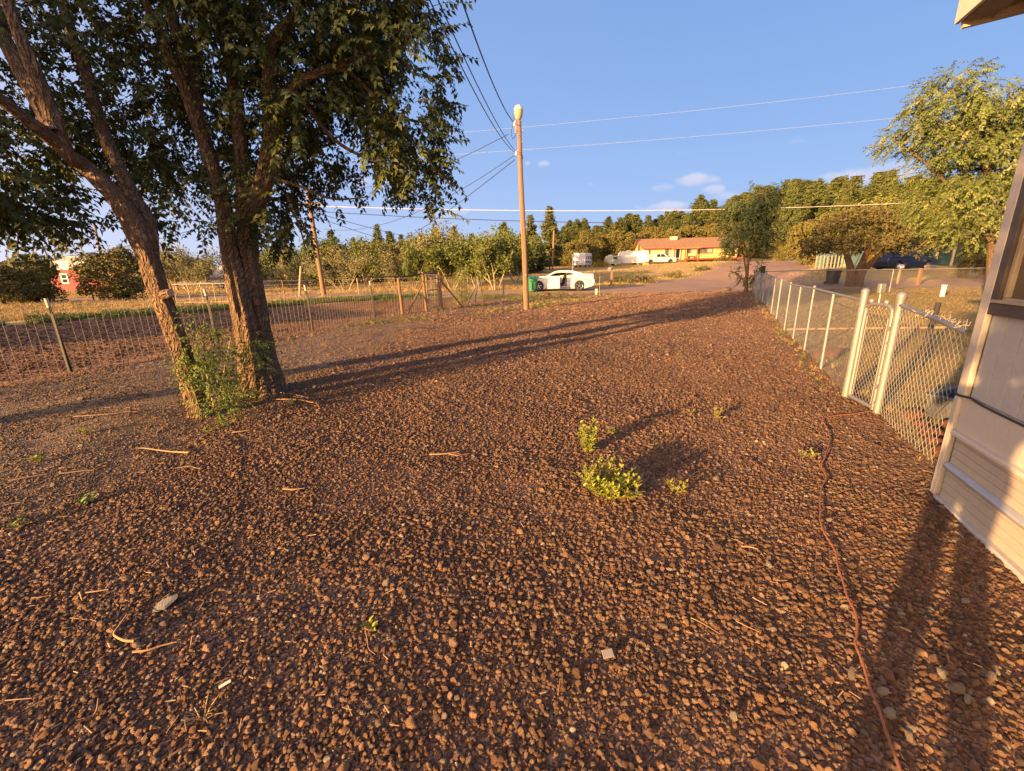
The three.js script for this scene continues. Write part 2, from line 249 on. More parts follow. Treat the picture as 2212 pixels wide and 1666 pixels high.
stoneMat.map = rep(tex(128, (u, v) => 0.66 + 0.34 * fbm(u * 12, v * 12, 5, 3, 12)), 1.4);
const inFrame = (x, y, z, m = 40) => { const v = V3(x, y - CH, z), cz = v.x * rtc.z + v.y * upc.z - v.z * fwc.z; if (cz < 0.2) return false; const a = FW / 2 + FL * (v.x * rtc.x + v.y * upc.x - v.z * fwc.x) / cz, b = FH / 2 + FL * (v.x * rtc.y + v.y * upc.y - v.z * fwc.y) / cz; return a > -m && a < FW + m && b > -m && b < FH + m; };
function stoneColor(R, grey, tone) {
  const u = R(); let c;
  if (u < 0.30) c = [0.215, 0.118, 0.072]; else if (u < 0.52) c = [0.15, 0.096, 0.07]; else if (u < 0.76) c = [0.30, 0.18, 0.105]; else if (u < 0.92) c = [0.37, 0.24, 0.145]; else if (u < 0.985) c = [0.26, 0.205, 0.165]; else c = [0.46, 0.40, 0.32];
  const k = (1.38 + 0.8 * R()) * tone; if (grey > 0) { const m = (c[0] + c[1] + c[2]) / 3; c = [lerp(c[0], 0.30, grey * 0.5), lerp(c[1], 0.22, grey * 0.6), lerp(c[2], 0.15, grey * 0.6)]; }
  return C(c[0] * k * 1.04, c[1] * k * 1.01, c[2] * k);
}
function spread(name, label, zMin, zMax, pitch, size, geo, seed) {
  const R = rng(seed), ms = [], cs = [];
  for (let z = zMin; z < zMax; z += pitch) { const lim = 1.32 * Math.abs(z) + 3.2; for (let x = Math.max(-lim, -11); x < Math.min(lim, 16); x += pitch) {
    const X = x + (R() - 0.5) * pitch * 1.5, Z = z + (R() - 0.5) * pitch * 1.5, r1 = R(), r2 = R(), r3 = R(), r4 = R(), r5 = R();
    const w = cover(X, Z), dens = w.red + w.grey * 0.5 + w.verge * 0.35 + w.road * 0.25; if (r1 > dens || !inFrame(X, 0, Z, 60)) continue;
    const pa = fbm(X * 0.9 + 5, Z * 0.9, 51, 3), bare = ss(0.40, 0.52, fbm(X * 1.6, Z * 1.6 + 7, 57, 3)); if (r5 > 0.62 + 0.38 * bare) continue;
    let s = size * (0.42 + 0.95 * r2 * r2 * r2 + (r3 > 0.98 ? 0.6 : 0)) * (0.75 + 0.55 * pa) * (w.grey > 0.5 ? 0.8 : 1);
    ms.push(mtx(X, H(X, Z) + s * (0.10 + 0.20 * r5), Z, (r4 - 0.5) * 1.1, r2 * 97, (r5 - 0.5) * 1.1, s * (0.85 + 0.5 * r4), s * (0.75 + 0.35 * r3), s * (0.75 + 0.4 * r5)));
    cs.push(stoneColor(R, w.grey + w.verge * 0.4, (0.82 + 0.4 * fbm(X * 0.7, Z * 0.7, 41, 3))));
  } }
  stuff(name, geo, stoneMat, ms, cs, label); return ms.length;
}
let nStones = 0;
nStones += spread('gravel', 'loose dark red gravel in the foreground nearest the viewer', -3.4, -0.55, 0.0138, 0.0235, stone(2, 3), 11);
nStones += spread('gravel', 'loose dark red gravel around the green weeds and tree bases', -7.5, -3.4, 0.0170, 0.0262, stone(1, 5), 12);
nStones += spread('gravel', 'loose red gravel in the middle of the yard beside the chain link fence', -14, -7.5, 0.0265, 0.035, stone(1, 8), 13);
nStones += spread('gravel', 'loose red gravel at the far end of the yard by the road', -27.5, -14, 0.050, 0.060, stone(0, 9), 14);

// ---------------------------------------------------------------- grass, weeds and litter
function tuft(n, seed, lean = 0.5, wd = 0.035) { const R = rng(seed), pos = []; for (let i = 0; i < n; i++) { const a = R() * 6.28, r = R() * 0.16, h = 0.55 + 0.45 * R(), dx = Math.cos(a), dz = Math.sin(a), bx = dx * r, bz = dz * r, k = lean * (0.3 + R()), wx = -dz * wd, wz = dx * wd, mx = bx + dx * k * 0.35, mz = bz + dz * k * 0.35, tx = bx + dx * k, tz = bz + dz * k; pos.push(bx - wx, 0, bz - wz, bx + wx, 0, bz + wz, mx, h * 0.6, mz, mx - wx * 0, h * 0.6, mz, bx + wx, 0, bz + wz, bx + wx, 0, bz + wz, mx - wx * 0.8, h * 0.58, mz - wz * 0.8, mx + wx * 0.8, h * 0.58, mz + wz * 0.8, tx, h, tz); } const g = new THREE.BufferGeometry(); g.setAttribute('position', new THREE.Float32BufferAttribute(pos, 3)); g.computeVertexNormals(); return planar(g); }
const bladeMat = mat(1, 1, 1, { double: true, rough: 0.9 });
const dryT = tuft(11, 4, 0.7), greenT = tuft(9, 7, 0.75, 0.06);
function scatter(name, label, geo, n, seed, sample, size, colf) { const R = rng(seed), ms = [], cs = []; let tries = 0; while (ms.length < n && tries++ < n * 30) { const s = sample(R); if (!s) continue; const [x, z, k = 1] = s; const h = size[0] + (size[1] - size[0]) * R() * R(); ms.push(mtx(x, H(x, z) - 0.01, z, 0, R() * 6.3, 0, h * k * (0.8 + 0.5 * R()), h * k, h * k * (0.8 + 0.5 * R()))); cs.push(colf(R, x, z)); } stuff(name, geo, bladeMat, ms, cs, label); }
const dryCol = (R) => { const k = 0.7 + 0.5 * R(); return R() < 0.85 ? C(0.52 * k, 0.365 * k, 0.14 * k) : C(0.16 * k, 0.17 * k, 0.05 * k); };
const grnCol = (R) => { const k = 0.6 + 0.7 * R(); return C(0.105 * k, 0.145 * k, 0.03 * k); };
const logd = (R, a, b) => a * Math.exp(R() * Math.log(b / a));
scatter('dry_grass', 'tall dry yellow grass of the field beyond the wire fence', dryT, 34000, 21, (R) => { const z = -logd(R, 12, 62), x = -(R() * 2.0 - 0.05) * -z * 0.75; const w = cover(x, z); return x < -1.2 && R() < w.dry && 0.67 * x + 0.74 * z < (z > -29 ? -26.6 : 9) && !(z < -28 && x > -6 && R() < 0.3) ? [x, z, 1] : null; }, [0.12, 0.38], dryCol);
scatter('dry_grass', 'pale dry grass between the road and the yellow house', dryT, 17000, 22, (R) => { const z = -logd(R, 34, 86), x = (R() * 0.95 - 0.18) * -z; const w = cover(x, z); return R() < w.dry && fbm(x * 0.2, z * 0.2, 5, 2) > 0.35 ? [x, z, 1] : null; }, [0.10, 0.30], dryCol);
scatter('yard_grass', 'short brown grass of the yard behind the chain link fence', dryT, 22000, 23, (R) => { const z = -logd(R, 3.2, 27), x = lineX(FENCE_R, z) + R() * 26; const w = cover(x, z); return R() < w.yard && inFrame(x, 0, z, 30) ? [x, z, 1] : null; }, [0.04, 0.12], (R) => { const k = 0.65 + 0.5 * R(); return R() < 0.55 ? C(0.32 * k, 0.225 * k, 0.09 * k) : C(0.17 * k, 0.17 * k, 0.05 * k); });
scatter('green_weeds', 'low green weeds growing in a strip at the edge of the tilled soil', greenT, 4600, 24, (R) => { const q = -24.2 - R() * 3.0, s = -16 + R() * 30, x = q * 0.67 - s * 0.74, z = q * 0.74 + s * 0.67; const w = cover(x, z); const qq = 0.67 * x + 0.74 * z; return qq < -23.9 && qq > -27.6 && x < lineX(FENCE_L, z) - 0.5 && z > -29 && fbm(x, z, 3, 2) > 0.34 ? [x, z] : null; }, [0.16, 0.40], grnCol);
scatter('verge_weeds', 'low weeds and dry tufts on the brown verge along the wire fence', greenT, 3800, 25, (R) => { const z = -5 - R() * 23, x = lineX(FENCE_L, z) + R() * 9 - 0.3; const w = cover(x, z), n = fbm(x * 0.9, z * 0.9, 6, 3); return R() < w.verge * ss(0.42, 0.62, n) ? [x, z] : null; }, [0.05, 0.16], (R) => R() < 0.6 ? grnCol(R) : dryCol(R));
scatter('roadside_weeds', 'green weeds on the road edge beside the green bin', greenT, 1100, 26, (R) => { const x = -8 + R() * 12, z = -24 - R() * 4.6; return fbm(x * 0.7, z * 0.7, 9, 2) > 0.45 && x < 3.5 ? [x, z] : null; }, [0.08, 0.22], grnCol);
scatter('fence_foot_grass', 'dry grass along the foot of the chain link fence', dryT, 420, 27, (R) => { const z = -5.5 - R() * 19, x = lineX(FENCE_R, z) + (R() - 0.6) * 0.5; return [x, z]; }, [0.06, 0.16], (R) => R() < 0.5 ? grnCol(R) : dryCol(R));
{ // clods of the tilled soil
  const R = rng(35), ms = [], cs = [], g = stone(1, 13);
  for (let i = 0; i < 60000 && ms.length < 17000; i++) { const z = -logd(R, 6, 27), x = lineX(FENCE_L, z) - 0.2 - R() * 13, w = cover(x, z); if (R() > w.soil) continue; const s = 0.03 + 0.10 * R() * R() * R(); ms.push(mtx(x, H(x, z) + s * 0.15, z, R() - 0.5, R() * 6.3, R() - 0.5, s * (0.9 + 0.5 * R()), s * 0.8, s)); const k = 0.7 + 0.6 * R(); cs.push(C(0.25 * k, 0.122 * k, 0.052 * k)); }
  stuff('soil_clods', g, stoneMat, ms, cs, 'clods of brown earth on the tilled soil');
}
{ // dry straw and bark strips lying on the gravel
  const R = rng(31), ms = [], cs = []; const g = planar(new THREE.CylinderGeometry(0.5, 0.35, 1, 5).rotateZ(Math.PI / 2));
  for (let i = 0; i < 9000 && ms.length < 3600; i++) { const z = -logd(R, 1.2, 16), x = (R() * 2 - 1.15) * (-z * 1.2 + 0.6); const w = cover(x, z), pr = w.grey * 1.0 + w.verge * 0.9 + w.red * (x < -0.8 ? 0.11 : 0.03); if (R() > pr || !inFrame(x, 0, z)) continue; const l = 0.025 + 0.11 * R() * R() * R(), t = 0.002 + 0.003 * R(); ms.push(mtx(x, H(x, z) + 0.022 + 0.012 * R(), z, 0, R() * 6.3, (R() - 0.5) * 0.35, l, t, t * (1 + R()))); const k = 0.6 + 0.5 * R(); cs.push(C(0.46 * k, 0.30 * k, 0.16 * k)); }
  stuff('straw_litter', g, mat(1, 1, 1, { rough: 0.9 }), ms, cs, 'dry straw and bark bits scattered over the gravel');
}
// ---------------------------------------------------------------- trees
// a cloud of small leaf faces: pts = [position, size, normal bias]
function leafFaces(pts, R, colf, asp = 0.55) {
  const pos = [], col = [], a = V3(), b = V3(), n = V3();
  for (const [p, s, bias] of pts) {
    n.set(R() - 0.5, R() - 0.5, R() - 0.5).normalize(); if (bias) n.addScaledVector(bias, 0.9).normalize();
    a.set(R() - 0.5, R() - 0.5, R() - 0.5).cross(n).normalize(); b.crossVectors(n, a);
    const w = s * asp, c = colf(R, p), f = s * 0.18;
    const q = [[-s, 0, 0], [-0.1 * s, -w, f], [s, 0, 0], [-0.1 * s, w, f]].map(([u, v, k]) => [p.x + a.x * u + b.x * v + n.x * k, p.y + a.y * u + b.y * v + n.y * k, p.z + a.z * u + b.z * v + n.z * k]);
    pos.push(...q[0], ...q[1], ...q[2], ...q[0], ...q[2], ...q[3]); for (let i = 0; i < 6; i++) col.push(...c);
  }
  const g = new THREE.BufferGeometry(); g.setAttribute('position', new THREE.Float32BufferAttribute(pos, 3)); g.setAttribute('color', new THREE.Float32BufferAttribute(col, 3)); g.computeVertexNormals(); return planar(g);
}
const leafMat = new THREE.MeshStandardMaterial({ vertexColors: true, roughness: 0.85, side: THREE.DoubleSide });
const tone = (r, g, b, v = 0.45) => (R) => { const k = 1 - v / 2 + v * R(); return [r * k * (0.9 + 0.25 * R()), g * k, b * k]; };
function protoElm(seed, o) {                                   // several stems splaying from the ground, airy crown of tips
  const R = rng(seed), wood = [], pts = [], ht = o.h;
  const grow = (p, d, len, r, lv) => {
    const q = p.clone(), P = [p.clone()], n = 3; let dd = d.clone();
    for (let i = 1; i <= n; i++) { dd.add(V3(R() - 0.5, (R() - 0.35) * 0.7, R() - 0.5).multiplyScalar(0.35)).normalize(); q.addScaledVector(dd, len / n); P.push(q.clone()); }
    wood.push(tube(P, [r, r * 0.85, r * 0.7, r * 0.5], lv < 2 ? 6 : 4, 1));
    if (lv >= 2) for (let i = 0; i < o.leaves; i++) { const t = 0.15 + R() * 0.95, k = P[Math.min(n, Math.floor(t * n))].clone(); k.add(V3(R() - 0.5, R() - 0.5, R() - 0.5).multiplyScalar(o.fluff)); pts.push([k, o.leaf * (0.6 + 0.8 * R()), V3(0, 0.6, 0)]); }
    if (lv < 3) { const kids = lv === 0 ? 4 : 3; for (let i = 0; i < kids; i++) { const at = P[Math.min(n, 1 + Math.floor((i + 1) / kids * (n - 0.01)))], a = R() * 6.28, nd = dd.clone().multiplyScalar(0.75).add(V3(Math.cos(a) * 0.75, 0.25 + R() * 0.3, Math.sin(a) * 0.75)).normalize(); grow(at, nd, len * (0.55 + 0.25 * R()), r * 0.55, lv + 1); } }
  };
  for (let i = 0; i < o.stems; i++) { const a = i / o.stems * 6.28 + R(), s = o.splay * (0.5 + R()); grow(V3(Math.cos(a) * 0.12 * o.stems * 0.4, -0.1, Math.sin(a) * 0.12 * o.stems * 0.4), V3(Math.cos(a) * s, 1, Math.sin(a) * s).normalize(), ht * 0.40, o.r, 0); }
  return { trunk: join(wood, true), crown: leafFaces(pts, R, o.col), h: ht };
}
function protoJuniper(seed, o) {                               // dense round evergreen of many lobes
  const R = rng(seed), pts = [], wood = [], h = o.h, rad = o.rad;
  for (let i = 0; i < 4; i++) { const a = R() * 6.28, k = 0.35 * rad; wood.push(tube([V3(0.1 * Math.cos(a), -0.1, 0.1 * Math.sin(a)), V3(Math.cos(a) * k * 0.4, h * 0.22, Math.sin(a) * k * 0.4), V3(Math.cos(a) * k, h * 0.6, Math.sin(a) * k)], [0.16, 0.12, 0.05], 6, 2)); }
  for (let i = 0; i < o.lobes; i++) {
    const t = R(), a = R() * 6.28, y = h * (o.base + (0.93 - o.base) * t), pr = rad * Math.pow(Math.sin(Math.PI * clamp(0.16 + 0.80 * t)), o.pow || 0.7) * (0.35 + 0.65 * Math.sqrt(R())), lr = rad * (0.20 + 0.22 * R()) * (1.1 - 0.4 * t), c = V3(Math.cos(a) * pr, y, Math.sin(a) * pr);
    for (let k = 0; k < o.per; k++) { const n = V3(R() - 0.5, R() - 0.42, R() - 0.5).normalize(), rr = lr * (0.72 + 0.36 * R()); pts.push([c.clone().addScaledVector(n, rr), o.leaf * (0.6 + 0.7 * R()), n]); }
  }
  return { trunk: join(wood, true), crown: leafFaces(pts, R, o.col, 0.5), h };
}
function protoPine(seed, o) {                                  // straight trunk, whorls of limbs with tufts of needles
  const R = rng(seed), pts = [], wood = [tube([V3(0, -0.2, 0), V3(0.05, o.h * 0.5, 0), V3(0, o.h, 0)], [0.2, 0.13, 0.03], 6, 3)];
  for (let y = o.h * o.base; y < o.h * 0.99; y += o.h * 0.028 * (0.7 + 0.6 * R())) {
    const t = (y - o.h * o.base) / (o.h * (1 - o.base)), nb = 3 + Math.floor(R() * 3);
    for (let i = 0; i < nb; i++) { const a = R() * 6.28, L = o.rad * (Math.pow(1 - t, 0.95) * 1.0 + 0.06) * (0.45 + 0.65 * R()) * (t < 0.12 ? 0.6 : 1), up = 0.25 + 0.3 * t - 0.35 * (1 - t); const e = V3(Math.cos(a) * L, y + up * L, Math.sin(a) * L); if (L > 0.9) wood.push(rod(V3(0, y, 0), e, 0.035, 0.012, 3));
      const nt = Math.max(2, Math.round(L * 3.2)); for (let k = 0; k < nt; k++) { const f = 0.35 + 0.68 * (k + R()) / nt, c = V3(0, y, 0).lerp(e, f); for (let m = 0; m < o.per; m++) { const d = V3(R() - 0.5, R() - 0.38, R() - 0.5).multiplyScalar(0.75); pts.push([c.clone().add(d), o.leaf * (0.6 + 0.7 * R()), d.clone().normalize()]); } } }
  }
  return { trunk: join(wood, true), crown: leafFaces(pts, R, o.col, 0.34), h: o.h };
}
const pineCol = tone(0.0738, 0.0972, 0.0252), pineCol2 = tone(0.0900, 0.1098, 0.0270), junCol = tone(0.1305, 0.1215, 0.0288), elmCol = tone(0.0945, 0.1260, 0.0225), yelCol = tone(0.1350, 0.1485, 0.0252), paleCol = tone(0.1620, 0.1665, 0.0630);
const PROTO = {
  pine: [1, 2, 3, 4].map((s) => protoPine(s, { h: 15, base: 0.12, rad: 3.6, leaf: 0.36, per: 8, col: s % 2 ? pineCol : pineCol2 })),
  bare_pine: [5, 6].map((s) => protoPine(s, { h: 15, base: 0.45, rad: 3.6, leaf: 0.34, per: 8, col: pineCol })),
  spruce: [7].map((s) => protoPine(s, { h: 12, base: 0.04, rad: 3.8, leaf: 0.32, per: 9, col: pineCol })),
  juniper: [11, 12, 13, 14].map((s) => protoJuniper(s, { h: 5, rad: 2.3, base: 0.10, lobes: 60, per: 190, leaf: 0.115, col: junCol })),
  elm: [21, 22, 23].map((s) => protoElm(s, { h: 6, stems: 4, splay: 0.55, r: 0.075, leaves: 32, fluff: 0.9, leaf: 0.125, col: elmCol })),
  pale_elm: [24, 25].map((s) => protoElm(s, { h: 6, stems: 5, splay: 0.6, r: 0.06, leaves: 17, fluff: 0.95, leaf: 0.095, col: paleCol })),
  yellow_elm: [26, 27].map((s) => protoElm(s, { h: 6, stems: 3, splay: 0.5, r: 0.09, leaves: 64, fluff: 1.0, leaf: 0.08, col: yelCol })),
};
const treeRng = rng(77);
const WORDS = { pine: 'pine_tree', bare_pine: 'pine_tree', spruce: 'pine_tree', juniper: 'juniper', elm: 'elm_tree', pale_elm: 'elm_tree', yellow_elm: 'elm_tree' };
let pk = 0;
function plant(kind, px, depth, topY, label, group, o = {}) {
  const list = PROTO[kind], pr = list[pk++ % list.length], p = o.at || AZ(px, depth); p.y = H(p.x, p.z);
  const h = yAt(px, topY, p) - p.y, s = h / pr.h, t = thing(WORDS[kind], label, 'tree', p, treeRng() * 6.28, group);
  const wk = (o.w || 1) * (0.92 + 0.16 * treeRng()); t.scale.set(s * wk, s, s * wk);
  part(t, 'trunk', pr.trunk, kind === 'pale_elm' || kind === 'elm' ? M.paleBark : M.barkFar, undefined, true); const c = new THREE.Mesh(pr.crown, leafMat); c.name = 'crown'; c.castShadow = c.receiveShadow = true; t.add(c);
  return t;
}
// broadleaf and evergreen trees along the road, left to right
const rowL = [
  ['juniper', -10, 27, 572, 'dark juniper cut by the left edge of the picture', 1.5], ['juniper', 62, 29, 549, 'dark juniper left of the red barn', 1.1], ['juniper', 250, 31, 540, 'big round juniper right of the red barn', 1.28],
  ['pale_elm', 300, 42, 505, 'pale leafy tree rising behind the round juniper', 1], ['pale_elm', 405, 41, 508, 'pale thin leaved tree seen between the two leaning trunks', 1.3], ['elm', 372, 46, 540, 'green tree behind the metal tube gate', 1.1], ['pale_elm', 440, 40, 548, 'low pale tree beside the left leaning trunk', 1.2],
  ['elm', 588, 50, 545, 'green tree just right of the big double trunk', 1.2], ['pale_elm', 632, 40, 528, 'pale grey green tree left of the leaning roadside pole', 1.1], ['elm', 668, 47, 538, 'green tree behind the leaning roadside pole', 1.3],
  ['pale_elm', 742, 37, 527, 'pale bushy tree with bare forked limbs right of the leaning roadside pole', 1.3], ['elm', 790, 43, 522, 'tree behind the wire fence corner post', 1.0], ['pale_elm', 848, 38, 535, 'low pale tree behind the wood fence post', 1.0], ['elm', 893, 36, 520, 'thin pale trunked tree left of the wooden yard gate', 0.75],
  ['pale_elm', 955, 41, 468, 'tall pale tree with a wispy top behind the yard gate', 1.15], ['elm', 975, 37, 500, 'broad green tree right of the yard gate', 1.2], ['elm', 1030, 36, 500, 'bright green tree with a single stem left of the splayed elm', 0.9], ['elm', 1068, 34, 497, 'green elm with splayed pale stems left of the utility pole', 1.05], ['elm', 1112, 44, 492, 'green tree just left of the utility pole', 1.0],
  ['elm', 610, 56, 520, 'green tree top above the dark shed roof', 1.2], ['elm', 700, 55, 516, 'green tree top just right of the leaning roadside pole', 1.2], ['elm', 765, 56, 512, 'green tree top left of the tall dark pine', 1.2], ['elm', 850, 57, 512, 'green tree top above the wood fence post', 1.1], ['elm', 925, 56, 505, 'green tree top left of the wispy pale tree', 1.1], ['elm', 1005, 55, 498, 'green tree top between the bright green trees', 1.1], ['elm', 1100, 57, 490, 'green tree top close left of the utility pole', 1.1],
  ['juniper', 720, 52, 545, 'dark juniper behind the pale bushy tree', 1.5], ['juniper', 905, 58, 530, 'dark juniper in the gap above the yard gate', 1.6], ['juniper', 1000, 56, 535, 'dark juniper behind the bright green trees', 1.7], ['juniper', 820, 55, 535, 'dark juniper behind the corner post of the wire fence', 1.7], ['juniper', 1090, 58, 530, 'dark juniper low behind the splayed elm', 1.5], ['juniper', 650, 60, 552, 'dark juniper far behind the leaning roadside pole', 1.8],
];
for (const [k, px, d, ty, label, w] of rowL) plant(k, px, d, px > 560 ? ty - 9 : ty, label, 'trees along the far side of the road', { w });
for (const [k, px, d, ty, label, w] of [
  ['pine', 598, 72, 538, 'pine top above the dark shed roof', 1.1], ['bare_pine', 725, 74, 500, 'pine top right of the leaning roadside pole', 1.1], ['pine', 848, 82, 502, 'lower pine right beside the tall dark pine', 1.2], ['pine', 945, 80, 492, 'pine behind the wispy pale tree', 1.2], ['bare_pine', 1020, 76, 506, 'pine behind the bright green trees', 1.2], ['pine', 1090, 78, 482, 'pine left of the utility pole', 1.2], ['pine', 823, 78, 487, 'tall dark pine standing out above the trees left of the pole', 0.85], ['pine', 872, 90, 508, 'pair of pine tops left one above the wood fence post', 0.9], ['pine', 912, 92, 506, 'pine top right of the pair above the yard gate', 0.9], ['pine', 770, 95, 515, 'far pine behind the pale bushy tree', 1], ['pine', 985, 88, 490, 'pine behind the broad green tree', 1],
  ['pine', 1146, 70, 466, 'pine just right of the utility pole', 0.9], ['spruce', 1160, 62, 515, 'full low boughed pine behind the green bin', 1.2], ['pine', 1187, 68, 449, 'tallest pine right of the utility pole', 1.0], ['pine', 1222, 90, 497, 'pine above the open shelter', 1.1], ['bare_pine', 1503, 118, 424, 'flat topped pine rising above the yellow house roof', 1.15],
]) plant(k, px, d, ty, label, 'pines standing above the roadside trees', { w: w * 1.35 });
let beltK = 0; const BELT = ['leftmost', 'second', 'third', 'fourth', 'fifth', 'sixth'];
for (const [px, d, ty, w] of [[1238, 84, 520, 1.3], [1272, 90, 500, 1.3], [1300, 96, 505, 1.2], [1338, 92, 498, 1.35], [1374, 99, 505, 1.2], [1405, 102, 492, 1.3], [1446, 100, 496, 1.2], [1485, 103, 488, 1.3], [1528, 101, 486, 1.3], [1568, 104, 482, 1.3], [1600, 100, 490, 1.2], [1640, 96, 500, 1.3]]) plant('juniper', px, d, ty, 'bushy juniper in the row close behind the yellow house, ' + (beltK < 6 ? BELT[beltK] + (beltK ? ' from the left' : ' of the row') : beltK === 11 ? 'rightmost of the row' : BELT[11 - beltK] + ' from the right') + (beltK++ ? '' : ''), 'junipers close behind the yellow house', { w });
{ // the wooded ridge
  const R = rng(91), topAt = (x) => { const k = [[1130, 500], [1230, 492], [1300, 482], [1360, 476], [1430, 468], [1500, 455], [1560, 440], [1620, 420], [1690, 400], [1750, 408], [1800, 400], [1850, 394], [1900, 388], [1960, 400], [2060, 405]]; for (let i = 0; i < k.length - 1; i++) if (x <= k[i + 1][0]) return lerp(k[i][1], k[i + 1][1], (x - k[i][0]) / (k[i + 1][0] - k[i][0])); return 405; };
  for (let i = 0; i < 150; i++) { const px = 1205 + (i + R()) / 150 * 860, d = 108 + R() * 60, ty = topAt(px) + (R() < 0.35 ? -4 - R() * 12 : 6 + R() * 26); plant(R() < 0.82 ? 'pine' : 'bare_pine', px, d, ty, 'pine in the dense wood on the ridge behind the yellow house', 'pines of the wooded ridge', { w: 1.4 + R() * 0.8 }); }
  for (let i = 0; i < 46; i++) { const px = 1205 + (i + R()) / 46 * 400, d = 104 + R() * 40; plant('pine', px, d, topAt(px) + R() * 22 - 4, 'pine in the dense wood on the ridge behind the yellow house', 'pines of the wooded ridge', { w: 1.8 + R() * 0.8 }); }
  for (let i = 0; i < 26; i++) { const px = 30 + (i + R()) / 26 * 1110; plant(R() < 0.5 ? 'juniper' : 'pine', px, 95 + R() * 60, 556 + R() * 14 - px * 0.02, 'small far tree on the low horizon left of the pole', 'far trees on the left horizon', { w: 1.5 }); }
}
for (const [k, px, d, ty, label, w] of [
  ['juniper', 1757, 52, 468, 'round juniper right of the dirt drive', 1.12], ['juniper', 1690, 88, 530, 'small juniper at the top of the dirt drive', 1.3], ['pine', 1690, 100, 392, 'tall pine above the top of the dirt drive', 1.0], ['pine', 1800, 92, 398, 'pine behind the round juniper right of the dirt drive', 1.0],
  ['yellow_elm', 1905, 46, 402, 'yellow green tree behind the blue car', 1.5], ['yellow_elm', 1975, 60, 400, 'yellow green tree right of the blue car', 1.3], ['juniper', 2122, 33, 492, 'dark juniper in front of the teal house', 0.9],
]) plant(k, px, d, ty, label, 'trees around the house on the right', { w });
{ // dark spreading juniper by the black bin, on two thick trunks
  const p = AZ(1850, 29), R = rng(301), t = thing('juniper', 'dark spreading juniper on twin trunks in front of the blue car', 'tree', p), h = yAt(1850, 447, p) - p.y, wood = [], pts = [];
  for (const [dx, k] of [[-0.5, -1.0], [0.35, 0.6], [0.8, 1.9]]) wood.push(tube([V3(0.1 + dx * 0.35, -0.1, 0), V3(dx * 0.6, h * 0.2, 0.1), V3(k * 0.8, h * 0.42, 0.1), V3(k * 1.2, h * 0.7, 0)], [0.34, 0.24, 0.17, 0.05], 9, 3, { ridge: 0.2 }));
  for (let i = 0; i < 90; i++) { const a = R() * 6.28, tt = R(), y = h * (0.47 + 0.48 * tt), pr = 3.2 * Math.pow(1 - tt * tt, 0.55) * Math.sqrt(0.15 + 0.85 * R()), c = V3(Math.cos(a) * pr - 0.1, y - pr * 0.10, Math.sin(a) * pr), lr = 0.40 + 0.42 * R(); for (let k = 0; k < 105; k++) { const n = V3(R() - 0.5, R() - 0.4, R() - 0.5).normalize(); pts.push([c.clone().addScaledVector(V3(n.x, n.y * 0.6, n.z), lr * (0.7 + 0.4 * R())), 0.10 * (0.6 + 0.7 * R()), n]); } }
  part(t, 'trunk', wood, M.bark, undefined, true); const c = new THREE.Mesh(leafFaces(pts, R, tone(0.095, 0.085, 0.026), 0.5), leafMat); c.name = 'crown'; c.castShadow = c.receiveShadow = true; t.add(c);
}
// leaf sprays for the trees near the viewer
function spray(n, len, leaf, droop, seed, w = 0.42) {
  const R = rng(seed), pos = []; const tri = (...v) => v.forEach((q) => pos.push(q.x, q.y, q.z));
  const P = (t) => V3(Math.sin(t * 2 + seed) * 0.04 * len, -droop * len * t * t, len * t);
  for (let i = 0; i < 3; i++) { const a = P(i / 3), b = P((i + 1) / 3), k = 0.005; tri(a.clone().add(V3(-k, 0, 0)), a.clone().add(V3(k, 0, 0)), b); tri(a.clone().add(V3(0, k, 0)), a.clone().add(V3(0, -k, 0)), b); }
  for (let i = 0; i < n; i++) {
    const t = 0.12 + 0.9 * (i + R() * 0.6) / n, s = i % 2 ? 1 : -1, b = P(Math.min(1, t)), l = leaf * (0.45 + 0.95 * R());
    const d = V3(s * (0.55 + 0.5 * R()), -0.25 - 0.75 * R(), 0.45 + 0.5 * (R() - 0.2)).normalize(), up = V3(R() - 0.5, 1, R() - 0.5), sd = V3().crossVectors(d, up).normalize(), nn = V3().crossVectors(sd, d);
    const at = (u, v, k) => b.clone().addScaledVector(d, u * l).addScaledVector(sd, v * l * w).addScaledVector(nn, k * l);
    const c0 = at(0.06, 0, 0), c1 = at(0.5, 0, 0.02), c2 = at(1, 0, -0.12);
    for (const q of [1, -1]) { const e = at(0.42, q * 0.5, 0.1); tri(c0, c1, e); tri(c1, c2, e); }
  }
  const g = new THREE.BufferGeometry(); g.setAttribute('position', new THREE.Float32BufferAttribute(pos, 3)); g.computeVertexNormals(); return planar(g);
}
const nearLeaf = new THREE.MeshStandardMaterial({ color: C(1, 1, 1), roughness: 0.8, side: THREE.DoubleSide });
function crownPart(parent, geo, ms, cs) { const o = new THREE.InstancedMesh(geo, nearLeaf, ms.length); ms.forEach((m, i) => { o.setMatrixAt(i, m); o.setColorAt(i, cs[i]); }); o.name = 'crown'; o.userData.kind = 'stuff'; o.castShadow = o.receiveShadow = true; parent.add(o); return o; }
const sprayG = spray(15, 0.38, 0.070, 0.3, 3, 0.5), smallSpray = spray(15, 0.34, 0.05, 0.15, 5, 0.5);
